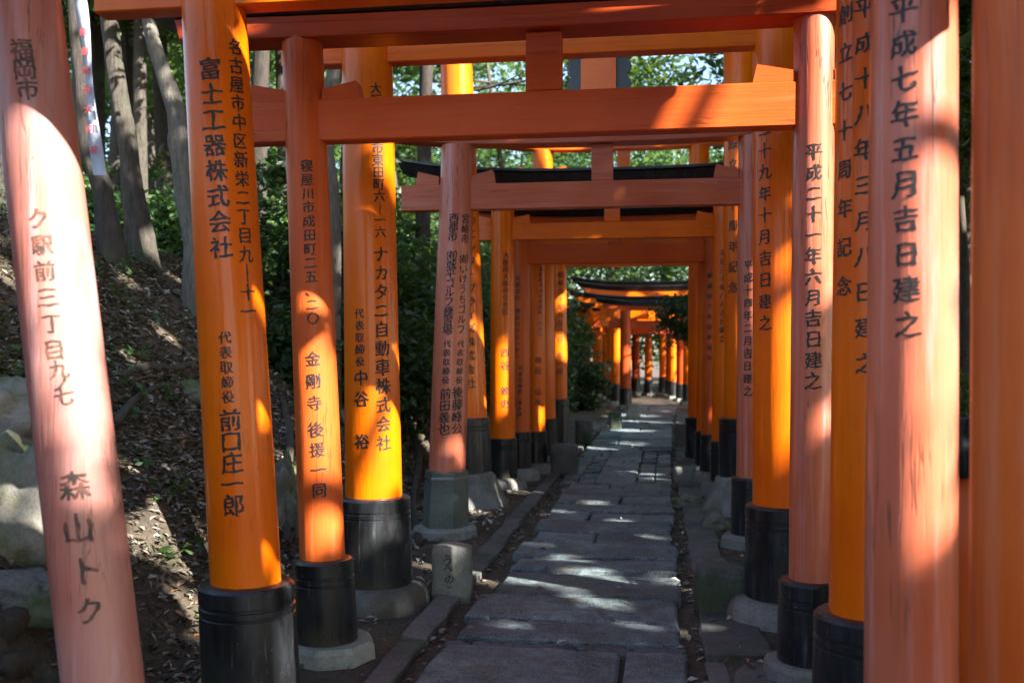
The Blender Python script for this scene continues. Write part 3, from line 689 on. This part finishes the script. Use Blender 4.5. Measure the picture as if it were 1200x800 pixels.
# ------------------------------------------------------------------ vegetation
def tube(pts, rads, n=10):
    vs, fs = [], []
    pts = [Vector(p) for p in pts]
    for k, p in enumerate(pts):
        d = (pts[min(k + 1, len(pts) - 1)] - pts[max(k - 1, 0)]).normalized()
        a = d.cross(Vector((0.3, 1, 0.1))).normalized(); b = d.cross(a)
        for i in range(n):
            t = 2 * math.pi * i / n; q = rads[k] * (1 + .10 * math.sin(3 * t + k * .7) + .05 * math.sin(5 * t - k))
            vs.append(tuple(p + a * q * math.cos(t) + b * q * math.sin(t)))
    for k in range(len(pts) - 1):
        for i in range(n): fs.append([k * n + i, k * n + (i + 1) % n, (k + 1) * n + (i + 1) % n, (k + 1) * n + i])
    fs.append(list(range(n))[::-1]); fs.append([(len(pts) - 1) * n + i for i in range(n)])
    return vs, fs
def smooth_path(ctrl, rads, m=5):
    P, Q = [], []
    for i in range(len(ctrl) - 1):
        p0 = Vector(ctrl[max(i - 1, 0)]); p1 = Vector(ctrl[i]); p2 = Vector(ctrl[i + 1]); p3 = Vector(ctrl[min(i + 2, len(ctrl) - 1)])
        for k in range(m):
            t = k / m
            P.append(.5 * ((2 * p1) + (p2 - p0) * t + (2 * p0 - 5 * p1 + 4 * p2 - p3) * t * t + (3 * p1 - p0 - 3 * p2 + p3) * t ** 3)); Q.append(rads[i] + (rads[i + 1] - rads[i]) * t)
    P.append(Vector(ctrl[-1])); Q.append(rads[-1]); return P, Q

# places that the sun reaches in the photograph: gaps cut into the canopy leaves along the sun rays to light them
GAPS = []
def gap(px, py, Y, r):
    GAPS.append((tuple(at(px, py, Y)) if Y else tuple(gnd(px, py)), r))
for a in ((60, 150, 2.7, .10), (75, 220, 2.7, .13), (90, 300, 2.7, .14), (105, 380, 2.7, .12), (120, 470, 2.7, .07), (125, 540, 2.7, .06), (130, 600, 2.7, .05)): gap(*a)
for y in (40, 90, 140, 190, 240, 290, 340, 390, 440): gap(1100, y, 2.65, .12)
gap(1100, 585, 2.65, .09)
for y in (430, 480, 530, 590): gap(385, y, 4.65, .12)
for y in (345, 400, 450, 500, 550): gap(440, y, 5.65, .2)
for y in (20, 80, 140, 200, 260, 320): gap(968, y, 4.7, .09)
for y in (500, 590): gap(960, y, 4.7, .06)
for y in (380, 430, 480): gap(925, y, 5.65, .12)
for y in (230, 300): gap(920, y, 5.65, .05)
gap(545, 520, 7.9, .1); gap(590, 460, 10.8, .2); gap(590, 420, 10.8, .15); gap(560, 400, 9.5, .15); gap(560, 470, 9.5, .12)
gap(632, 490, 12.3, .12); gap(655, 410, 14.8, .2); gap(655, 350, 14.8, .12); gap(820, 440, 14.8, .25); gap(822, 380, 14.8, .1)
gap(535, 95, 9.5, .25); gap(760, 235, 7.9, .15); gap(640, 185, 13.2, .3)
gap(560, 588, 9.3, .22); gap(600, 575, 10.7, .18); gap(440, 620, 5.6, .08)
for p in ((575, 672, 0, .09), (605, 682, 0, .08), (650, 690, 0, .09), (690, 708, 0, .09), (740, 690, 0, .12), (780, 680, 0, .12), (660, 655, 0, .07), (720, 610, 0, .07), (700, 590, 0, .07), (760, 630, 0, .07), (780, 640, 0, .07), (745, 555, 0, .15), (770, 562, 0, .1), (740, 505, 0, .3), (760, 495, 0, .4), (740, 487, 0, .4), (735, 520, 0, .18),
          (690, 672, 0, .09), (625, 640, 0, .06), (745, 735, 0, .05), (600, 735, 0, .04), (655, 600, 0, .06), (822, 560, 0, .12), (810, 545, 0, .1), (800, 735, 0, .05)): gap(*p)
for a in ((760, 375, 28.8, .5), (735, 420, 26.8, .25), (765, 400, 31, .55), (760, 440, 33, .7), (790, 420, 35, .5), (710, 385, 31, .5), (690, 390, 20, .4), (600, 90, 20, .8), (780, 80, 20, .8)): gap(*a)
for px, py in ((25, 480), (20, 520), (15, 570), (40, 600), (335, 480), (335, 540), (150, 575), (170, 610), (190, 640), (205, 670), (222, 700), (60, 640), (190, 285), (215, 300), (150, 330), (200, 440), (225, 465)):
    p = on_ground(px, py); GAPS.append((tuple(p), .26 if px < 65 else .10))
for px, py, r in ((170, 300, .12), (210, 330, .1), (160, 360, .1), (195, 395, .13), (150, 420, .08), (215, 520, .08), (165, 500, .1), (200, 560, .08), (145, 640, .08), (180, 720, .07), (312, 330, .12), (318, 400, .1), (330, 430, .1), (480, 470, .12), (490, 420, .1), (10, 320, .15), (5, 380, .15), (205, 480, .07), (155, 560, .13), (215, 690, .12), (235, 725, .08)):
    p = on_ground(px, py); GAPS.append((tuple(p), r))
GP = np.array([g[0] for g in GAPS]); GR = np.array([g[1] for g in GAPS]); SV = np.array(SUN)
def in_gap(P, grow=0.06):
    bad = np.zeros(len(P), bool)
    for g, r in zip(GP, GR):
        d = P - g; t = d @ SV; q = d - t[:, None] * SV
        bad |= ((q ** 2).sum(1) < (r + grow) ** 2) & (t > 0.4)
    return bad

def leaf_mesh(name, P, size, mat, parent=None, kind=None, up=0.3, sizevar=.4, loc=None, aspect=.5, lift=0.0):
    n = len(P)
    if n == 0: return None
    if loc is None:
        org = Vector((0, 0, 0)); p = parent
        while p is not None: org += Vector(p.location); p = p.parent
        loc = org
    d = RNG.normal(size=(n, 3)); d[:, 2] *= .6; d /= np.linalg.norm(d, axis=1)[:, None]
    q = RNG.normal(size=(n, 3)); q[:, 2] += 1.5 * up * 3; s = np.cross(d, q); s /= np.linalg.norm(s, axis=1)[:, None] + 1e-9
    L = (size * (1 + sizevar * RNG.uniform(-1, 1, n)))[:, None]; Wd = L * aspect; nn = np.cross(d, s)
    A = P - d * L * .5; B = P + d * L * .5; Cc = P - d * L * .08 + s * Wd * .5 + nn * L * .12; D = P - d * L * .08 - s * Wd * .5 + nn * L * .12
    V = np.empty((n * 4, 3)); V[0::4] = A; V[1::4] = Cc; V[2::4] = B; V[3::4] = D
    V -= np.array(loc)
    me = bpy.data.meshes.new(name); me.vertices.add(n * 4); me.vertices.foreach_set('co', V.ravel().astype(np.float32))
    b4 = np.arange(n)[:, None] * 4
    idx = np.concatenate([b4 + 0, b4 + 1, b4 + 2, b4 + 0, b4 + 2, b4 + 3], 1).ravel()
    me.loops.add(n * 6); me.loops.foreach_set('vertex_index', idx.astype(np.int32))
    me.polygons.add(n * 2); me.polygons.foreach_set('loop_start', (np.arange(n * 2) * 3).astype(np.int32))
    me.update(calc_edges=True); me.materials.append(M[mat])
    o = bpy.data.objects.new(name, me); C.objects.link(o)
    if parent: o.parent = parent
    if kind: o['kind'] = kind
    return o
def cloud(c, rad, clumps, per, spread, shell=.55):
    c = np.array(c); rad = np.array(rad)
    u = RNG.normal(size=(clumps, 3)); u /= np.linalg.norm(u, axis=1)[:, None]
    rr = shell + (1 - shell) * RNG.uniform(0, 1, clumps) ** .6
    cc = c + u * rr[:, None] * rad
    sc = spread * RNG.uniform(.5, 1.3, clumps)
    o = RNG.normal(size=(clumps, per, 3)); o[:, :, 2] *= .45
    return (cc[:, None, :] + o * sc[:, None, None]).reshape(-1, 3)
def tree(label, base, top, r, crown, clumps, per, size, mat='leaf_mid', barkm='bark', spread=.4, limbs=5, group=None, ctrl=None, cats='tree', name='forest_tree', roots=True, gaps=False, keepout=True):
    t = thing(name, label, cats, base, group)
    base = Vector(base); top = Vector(top)
    if ctrl is None:
        m1 = base.lerp(top, .4) + Vector((random.uniform(-.15, .15), random.uniform(-.1, .1), 0))
        ctrl = [base + Vector((0, 0, -.15)), base + Vector((0, 0, .15)), m1, top]; rads = [r * 1.5, r * 1.1, r * .85, r * .45]
    else:
        rads = [c[3] for c in ctrl]; ctrl = [c[:3] for c in ctrl]
    vs, fs = tube(*smooth_path(ctrl, rads), n=14)
    cc, cr = crown
    for k in range(limbs):
        u = random.uniform(.55, .95); s = Vector(ctrl[-1]) if len(ctrl) < 3 else Vector(ctrl[-2]).lerp(Vector(ctrl[-1]), u)
        a = random.uniform(0, 6.28); e = Vector(cc) + Vector((math.cos(a) * cr[0] * .7, math.sin(a) * cr[1] * .7, random.uniform(-.4, .6) * cr[2]))
        mdl = s.lerp(e, .5) + Vector((0, 0, -.15 * cr[2]))
        v2, f2 = tube(*smooth_path([s, mdl, e], [r * .4, r * .25, r * .08], 4), n=7); o = len(vs); vs += v2; fs += [[i + o for i in f] for f in f2]
    if roots:
        for k in range(5):
            a = k * 1.26 + random.uniform(-.3, .3); L = r * random.uniform(3, 5.5)
            pts = [base + Vector((math.cos(a) * r * .5, math.sin(a) * r * .5, r * 1.2))]
            for q in (.35, .7, 1.0):
                x, y = base.x + math.cos(a + q * .2) * (r + L * q), base.y + math.sin(a + q * .2) * (r + L * q); pts.append(Vector((x, y, hz(x, y) + (.02 if q < 1 else -.04))))
            v2, f2 = tube(*smooth_path(pts, [r * .5, r * .3, r * .18, r * .07], 3), n=7); o = len(vs); vs += v2; fs += [[i + o for i in f] for f in f2]
    mesh_obj('trunk', vs, fs, M[barkm], t, True)
    P = cloud(cc, cr, clumps, per, spread)
    if gaps: P = P[~in_gap(P)]
    if keepout: P = P[~((P[:, 0] > -2.6) & (P[:, 0] < 1.7) & (P[:, 2] < 4.9) & (P[:, 1] < 17))]
    leaf_mesh('crown', P, size, mat, t)
    return t
TG = 'trees on the bank and behind the gates'
def tg(px, Y):   # base point on the terrain below a pixel column
    x = at(px, 300, Y).x; return Vector((x, Y, hz(x, Y)))
def pxc(l, Y, rs): return [tuple(at(p[0], p[1], Y + (p[2] if len(p) > 2 else 0))) + (r,) for p, r in zip(l, rs)]
# trunks that show in the opening behind the leaning post
Y = 9.0; b = tg(163, Y)
tree('straight grey trunk with sun patches in the middle of the upper left opening', b, (0, 0, 0), .15, (at(100, -330, Y), (2.2, 2.0, 1.6)), 130, 45, .16, ctrl=[(b.x + .05, Y, b.z - .35, .2)] + pxc([(161, 262), (152, 190), (138, 100), (126, 10), (105, -160), (95, -330)], Y, [.125, .09, .082, .078, .07, .05]), group=TG, roots=False)
Y = 8.4; b = tg(232, Y)
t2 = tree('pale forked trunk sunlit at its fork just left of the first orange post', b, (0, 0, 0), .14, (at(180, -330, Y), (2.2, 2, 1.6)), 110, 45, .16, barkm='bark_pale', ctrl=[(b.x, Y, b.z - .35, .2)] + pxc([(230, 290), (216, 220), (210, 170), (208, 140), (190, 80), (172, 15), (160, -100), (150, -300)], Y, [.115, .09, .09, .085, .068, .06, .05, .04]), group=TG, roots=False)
Y = 8.0; bt = tg(130, Y)
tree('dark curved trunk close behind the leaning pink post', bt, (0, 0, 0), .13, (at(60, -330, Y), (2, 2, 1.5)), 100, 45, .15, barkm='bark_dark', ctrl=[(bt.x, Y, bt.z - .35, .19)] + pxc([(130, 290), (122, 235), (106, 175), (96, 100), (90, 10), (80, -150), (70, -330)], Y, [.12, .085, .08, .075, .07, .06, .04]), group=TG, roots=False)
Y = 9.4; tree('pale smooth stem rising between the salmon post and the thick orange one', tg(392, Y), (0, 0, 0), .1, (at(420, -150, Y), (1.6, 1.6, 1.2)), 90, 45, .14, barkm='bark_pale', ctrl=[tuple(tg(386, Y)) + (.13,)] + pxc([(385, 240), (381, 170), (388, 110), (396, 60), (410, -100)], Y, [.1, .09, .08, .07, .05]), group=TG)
spots = [(60, 13.5, .16), (110, 17, .2), (152, 19, .16), (166, 14.5, .11), (202, 22, .22), (85, 24, .2), (180, 28, .25), (235, 17, .15), (300, 14, .14), (345, 21, .2), (310, 26, .22), (400, 17, .15), (470, 22, .18), (492, 15, .12), (30, 20, .2), (5, 15, .2), (130, 34, .3), (260, 33, .3)]
TPOS = ['at the far left behind the leaning post', 'just right of the leaning post, mid distance', 'behind the straight grey trunk', 'thin and close behind the straight trunk', 'well behind the forked trunk',
        'far back beside the banner', 'far back between the two main trunks', 'hidden mostly by the first orange post', 'between the first orange and salmon posts', 'behind the salmon post', 'far behind the gap left of the salmon post',
        'behind the thick orange post', 'behind the pale post in the green sleeve', 'right beside the thick orange post', 'behind the leaning post at mid distance', 'close to the left edge of the photo', 'farthest of all on the left', 'farthest back behind the first orange post']
ORD = ['first', 'second', 'third', 'fourth', 'fifth', 'sixth', 'seventh', 'eighth', 'ninth', 'tenth', 'eleventh', 'twelfth', 'thirteenth', 'fourteenth', 'fifteenth', 'sixteenth', 'seventeenth', 'eighteenth', 'nineteenth', 'twentieth', 'twenty-first', 'twenty-second', 'twenty-third', 'twenty-fourth', 'twenty-fifth', 'twenty-sixth', 'twenty-seventh', 'twenty-eighth', 'twenty-ninth', 'thirtieth']
dsc = ['thin dark trunk', 'broad leafy tree', 'slender grey tree', 'small leaning tree', 'tall evergreen', 'far thick trunk']
for i, (px, Yy, r) in enumerate(spots):
    b = tg(px, Yy); H = random.uniform(5.5, 8.5) + Yy * .12
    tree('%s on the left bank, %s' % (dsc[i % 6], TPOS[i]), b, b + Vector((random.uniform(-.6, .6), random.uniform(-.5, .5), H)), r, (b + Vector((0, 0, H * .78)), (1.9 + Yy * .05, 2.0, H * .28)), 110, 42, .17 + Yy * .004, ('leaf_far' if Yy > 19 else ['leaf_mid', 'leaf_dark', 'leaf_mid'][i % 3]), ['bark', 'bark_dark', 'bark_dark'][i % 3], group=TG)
# bushes on the bank
BG = 'bushes on the bank and path edges'
def bush(label, c, rad, clumps, per, size, mat, spread=.16, keep=True):
    c = Vector(c); t = thing('bush', label, 'bush', (c.x, c.y, hz(c.x, c.y)), BG)
    vs, fs = [], []
    for k in range(6):
        a = random.uniform(0, 6.28); e = c + Vector((math.cos(a) * rad[0] * .6, math.sin(a) * rad[1] * .6, rad[2] * random.uniform(.1, .7)))
        b0 = Vector((c.x, c.y, hz(c.x, c.y) - .05)) if keep else c + Vector((1.4, 0, .7)); v2, f2 = tube([b0, b0.lerp(e, .5) + Vector((0, 0, .1)), e], [.02, .015, .006], 5); o = len(vs); vs += v2; fs += [[i + o for i in f] for f in f2]
    mesh_obj('stem', vs, fs, M['bark_dark'], t)
    P = cloud(c, rad, clumps, per, spread, .35); P = P[P[:, 2] > height(P[:, 0], P[:, 1]) - .02]
    if keep: P = P[~((P[:, 0] > -2.35 + .04 * np.maximum(P[:, 1] - 15, 0)) & (P[:, 0] < 1.55) & (P[:, 1] < 25))]
    leaf_mesh('foliage', P, size, mat, t)
    return t
bl = [(-3.0, 10.6, 1.0), (-3.3, 12.2, 1.2), (-3.0, 13.8, 1.1), (-4.6, 11.5, 1.3), (-4.4, 14.0, 1.4), (-2.9, 15.6, 1.1), (-2.7, 17.4, 1.1), (-2.6, 19.2, 1.1), (-2.5, 21.2, 1.1), (-2.3, 23.3, 1.1), (-3.8, 18.5, 1.5), (-3.6, 22, 1.6), (-6.2, 12.5, .6), (-7.5, 12.2, .6), (-8.8, 14, .8), (-6.6, 15.5, .9), (-10, 16, 1.5), (-2.2, 25.5, 1.2), (-8.5, 17.5, 1.5), (-5.5, 18, 1.5), (-12.5, 17, 1.6), (-3.4, 26, 1.7), (-3.2, 30, 1.6), (-3.5, 9.7, .6)]
for i, (x, y, s) in enumerate(bl):
    bush('%s bush %s, %s from the front' % (['dark glossy', 'fresh green', 'deep green'][i % 3], 'close behind the left posts' if x > -3.9 else 'up on the bank plateau', ORD[i]),
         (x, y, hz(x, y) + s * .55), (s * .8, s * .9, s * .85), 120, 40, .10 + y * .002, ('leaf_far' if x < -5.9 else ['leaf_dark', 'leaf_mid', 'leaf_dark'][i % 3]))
p = on_ground(182, 250, 0, 5, 20); bush('pale yellow green sapling in front of the middle trunk in the upper left opening', at(176, 192, p.y - 1.2), (.3, .3, .25), 14, 14, .13, 'leaf_light', .08)
Y = 20; bush('overhanging evergreen bough above the path before the distant gates', at(800, 375, Y), (.55, .5, .55), 60, 40, .1, 'leaf_dark', .12, keep=False)
for i, (x, y, s) in enumerate([(2.6, 5, .9), (3.2, 7.2, 1.0), (2.9, 9.6, 1.1), (3.0, 12.5, 1.2), (2.7, 15.5, 1.3), (2.4, 18.5, 1.4), (2.4, 22, 1.5), (4.5, 6.5, 1.4), (4.8, 10, 1.5), (2.6, 26, 1.6), (2.8, 3.4, .7)]):
    bush('leafy bush behind the right posts, %s from the front' % ORD[i], (x, y, hz(x, y) + s * .5), (s * .8, s * .9, s * .85), 100, 36, .11, ['leaf_mid', 'leaf_dark'][i % 2])
# backdrop trees ahead and to the sides
i = 0
for Yy in (36, 44, 54):
    for k in range(9):
        x = -22 + k * 5.2 + random.uniform(-1, 1) + (Yy - 36) * .1; y = Yy + random.uniform(-2, 2); b = Vector((x, y, hz(x, y))); H = random.uniform(9, 13); i += 1
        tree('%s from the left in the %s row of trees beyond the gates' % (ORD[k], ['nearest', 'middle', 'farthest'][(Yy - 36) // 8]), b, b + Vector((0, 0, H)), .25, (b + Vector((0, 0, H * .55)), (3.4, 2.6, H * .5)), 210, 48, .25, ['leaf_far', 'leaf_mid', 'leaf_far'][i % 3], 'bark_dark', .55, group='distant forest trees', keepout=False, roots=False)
# trees to the right of the path: their canopy, with leaves cut away along sun rays, dapples the light
rt = [(5.2, -7, 8.0, 3.6), (7.5, -3.5, 9, 3.8), (3.9, -2.5, 7.6, 2.8), (5.6, .8, 8.2, 3.2), (8.5, 3, 9.2, 3.8), (5.4, 5, 8.4, 3.2), (7.2, 9, 9.2, 3.8), (4.8, 11.5, 8.0, 3.2), (7, 15.5, 9.4, 4), (4.8, 18.5, 8.4, 3.6), (6.8, 23, 9.4, 4), (5, 28, 9, 4), (9, -9, 10, 4), (2.6, -6.5, 8.6, 3.2), (11, -1, 10, 4), (11.5, 7, 10, 4), (11, 14, 10.5, 4.2), (13.5, -9, 8, 4), (14, -3, 7.8, 4), (13.5, 3, 8, 4), (14, 9, 8, 4), (13.5, 15.5, 8.4, 4.2), (8, -6, 5.2, 3), (8.6, -.5, 5, 3), (8, 5, 5.2, 3), (8.4, 10.5, 5.2, 3), (8, 16, 5.4, 3.2), (6.4, -3, 4.6, 2.2), (11.5, 20, 7.5, 4)]
for i, (x, y, H, rr) in enumerate(rt):
    b = Vector((x, y, hz(x, y)))
    tree('%s tall leafy tree of the grove right of the path' % ORD[i], b, b + Vector((random.uniform(-.4, .4), 0, H - 1)), .2, (b + Vector((0, 0, H)), (rr, rr, 2.3)), 210, 42, .26, ['leaf_mid', 'leaf_dark'][i % 2], 'bark', .5, group='grove right of the path', gaps=True)
for i, (x, y, H) in enumerate([(3.6, 10.5, 5.0), (4.0, 14, 5.2), (3.4, 20, 5.5), (3.8, 24.5, 5.5), (4.4, 7.4, 5.0), (-1.2, 20.5, 7.8), (-1.5, 24.5, 8)]):
    b = Vector((x, y, hz(x, y))) if x > 0 else Vector((-3.1, y, hz(-3.1, y)))
    tree('%s young bright green tree close to the gates' % ORD[i], b, b + Vector((random.uniform(-.4, .4) - (1.5 if x < 0 else 0), 0, H)), .09, ((x, y, H), (1.9, 1.9, 1.3)), 110, 40, .15, 'leaf_mid', 'bark', .3, group='young trees close to the gates', gaps=True)

# roots and fallen branches on the bank
RG = 'surface roots and fallen branches on the left bank'
def branch(label, pxs, r0, r1, cat='root', name='tree_root', mat='bark'):
    pts = [on_ground(px, py) for px, py in pxs]; pts = [p + Vector((0, 0, .02)) for p in pts]
    rs = [r0 + (r1 - r0) * i / (len(pts) - 1) for i in range(len(pts))]
    vf = tube(*smooth_path(pts, rs, 5), n=9); o = mesh_obj(name, vf[0], vf[1], M[mat], None, True); tag(o, label, cat, RG); return o
branch('thick dark root running out of the lower left corner', [(0, 745), (35, 725), (70, 745), (90, 790), (95, 840)], .07, .05, mat='bark_dark')
branch('second root under the thick dark one at the bottom left', [(0, 790), (30, 785), (60, 810), (70, 850)], .06, .045, mat='bark_dark')
branch('pale fallen branch at the foot of the leaning post in the lower left', [(0, 688), (40, 695), (80, 700), (120, 690)], .03, .02)
branch('long root crossing the leafy bank left of the first orange post', [(140, 445), (175, 432), (205, 436), (235, 425), (250, 425)], .035, .02)
branch('thin root curving down the bank below the long one', [(135, 500), (160, 470), (190, 455), (215, 458)], .03, .015)
branch('root snaking down between the orange and salmon left posts', [(330, 470), (340, 520), (332, 580), (336, 640)], .035, .03)
branch('low fallen branch lying across the middle of the bank', [(150, 372), (185, 366), (215, 380)], .02, .012)
branch('pale log lying on the plateau behind the trunks', [(178, 263), (200, 262), (240, 262)], .06, .05, 'log', 'fallen_log', 'bark_pale')
branch('dry twig on the soil near the second black sleeve', [(190, 800), (225, 785), (250, 770)], .012, .006, 'branch', 'fallen_branch')
branch('twisted root behind the thick orange left post', [(480, 500), (490, 540), (484, 590), (492, 640)], .05, .03)

# leaf litter
n = 150000
X = RNG.uniform(-7.0, -1.4, n); Yv = RNG.uniform(2.6, 11.5, n); m_ = RNG.uniform(0, 1, n) < np.clip((-1.3 - X) / 1.6, .06, 1) * np.clip(.55 + .9 * bumps(X * .8, Yv * .8), .12, 1)
X, Yv = X[m_], Yv[m_]
X2 = RNG.uniform(.25, 3.0, 1500); Y2 = RNG.uniform(2.6, 16, 1500); q3 = 900; X3 = RNG.uniform(-1.5, .5, q3); Y3 = RNG.uniform(3, 16, q3)
side = RNG.uniform(0, 1, q3) < .5; X3 = np.where(RNG.uniform(0, 1, q3) < .9, np.where(side, RNG.normal(-1.16, .07, q3), RNG.normal(.22, .05, q3)), X3)
X = np.concatenate([X, X2, X3]); Yv = np.concatenate([Yv, Y2, Y3])
P = np.stack([X, Yv, height(X, Yv) + .012 + (np.abs(X + .47) < .62) * .045], 1)
k_save = len(P)
def flat_leaves(name, P, size, mat):
    n = len(P); a = RNG.uniform(0, 6.283, n); tl = RNG.normal(0, .28, n)
    d = np.stack([np.cos(a), np.sin(a), tl], 1); s = np.stack([-np.sin(a), np.cos(a), RNG.normal(0, .3, n)], 1)
    L = (size * RNG.uniform(.5, 1.4, n))[:, None]; W_ = L * RNG.uniform(.3, .5, n)[:, None]
    V = np.empty((n * 4, 3)); up = np.array([0, 0, 1.])
    V[0::4] = P - d * L * .5; V[1::4] = P + s * W_ * .5 + up * L * .12; V[2::4] = P + d * L * .5; V[3::4] = P - s * W_ * .5 + up * L * .12
    me = bpy.data.meshes.new(name); me.vertices.add(n * 4); me.vertices.foreach_set('co', V.ravel().astype(np.float32)); b4 = np.arange(n)[:, None] * 4
    idx = np.concatenate([b4, b4 + 1, b4 + 2, b4, b4 + 2, b4 + 3], 1).ravel(); me.loops.add(n * 6); me.loops.foreach_set('vertex_index', idx.astype(np.int32))
    me.polygons.add(n * 2); me.polygons.foreach_set('loop_start', (np.arange(n * 2) * 3).astype(np.int32)); me.update(calc_edges=True); me.materials.append(M[mat])
    o = bpy.data.objects.new(name, me); C.objects.link(o); return o
ll = flat_leaves('leaf_litter', P, .06, 'litter'); ll['kind'] = 'stuff'; tag(ll, 'dry brown and grey fallen leaves covering the bank', 'leaf litter')
# small ground plants on the bank
P = []
for k in range(260):
    x, y = random.uniform(-6.5, -2.3), random.uniform(3.2, 12); c = np.array([x, y, hz(x, y) + .05]); P.append(c + RNG.normal(size=(12, 3)) * np.array([.05, .05, .03]))
gp = leaf_mesh('ground_plants', np.concatenate(P), .06, 'leaf_mid', None, 'stuff'); tag(gp, 'small green seedlings scattered over the leafy bank', 'ground cover')

# banner hanging behind the leaning post
Y = 7.6
bt_ = thing('banner', 'narrow white hanging banner with red characters behind the leaning pink post', 'banner', tuple(at(112, 180, Y)))
vs, fs = [], []
nn = 14
for i in range(nn + 1):
    u = i / nn; c = at(92 + 24 * u ** .9, -10 + 215 * u, Y); hw = .045
    for s in (-1, 1): vs.append((c.x + s * hw, Y + .03 * math.sin(u * 7 + s), c.z))
    for s in (1, -1): vs.append((c.x + s * hw, Y + .004 + .03 * math.sin(u * 7 + s), c.z))
for i in range(nn):
    for j in range(4): fs.append([i * 4 + j, i * 4 + (j + 1) % 4, (i + 1) * 4 + (j + 1) % 4, (i + 1) * 4 + j])
fs.append([0, 1, 2, 3]); fs.append([nn * 4 + 3, nn * 4 + 2, nn * 4 + 1, nn * 4])
mesh_obj('cloth', vs, fs, M['cloth'], bt_, True)
pl_ = [at(84, -30, Y + .05), at(119, 205, Y + .05)]
vf = tube([pl_[0], pl_[0].lerp(pl_[1], .5), pl_[1]], [.012] * 3, 8); mesh_obj('pole', vf[0], vf[1], M['bark_pale'], bt_, True)
vs, fs = [], []
for k, ch in enumerate('南無稲荷大明神'):
    u = .22 + k * .108; c = at(92 + 24 * u ** .9, -10 + 215 * u, Y); gv, gf = glyph(ch); o = len(vs)
    for gx_, gy_, _ in gv: vs.append((c.x + gx_ * .07, Y + .03 * math.sin(u * 7) - .036, c.z + gy_ * .07))
    fs += [[i + o for i in f] for f in gf]
mesh_obj('printed_characters', vs, fs, M['redprint'], bt_)

# slanting orange rail frame behind the nearest right posts
Y = 3.6
rf = thing('side_railing', 'slanting orange timber railing with a black top glimpsed between the two right pink posts', 'railing', tuple(gnd(1132, 800)))
def bar(name, a, b_, h, t, mat): return mk(name, beam(a, b_, h, t), M[mat], rf)
pa = at(1126, 830, Y); pb_ = at(1142, 500, Y)
vf = tube([pa + Vector((0, 0, -.3)), pa.lerp(pb_, .5), pb_], [.045, .045, .045], 12); mesh_obj('post', vf[0], vf[1], M['salmon'], rf, True)
vf = tube([pb_ + Vector((-.05, .0, -.17)), pb_ + Vector((-.05, 0, .03))], [.06, .06], 12); mesh_obj('post_cap', vf[0], vf[1], M['black'], rf, True)
bar('rail', at(1100, 715, Y + .1), at(1190, 770, Y + .1), .08, .06, 'orange'); bar('rail', at(1120, 565, Y + .1), at(1190, 555, Y + .1), .07, .06, 'orange')
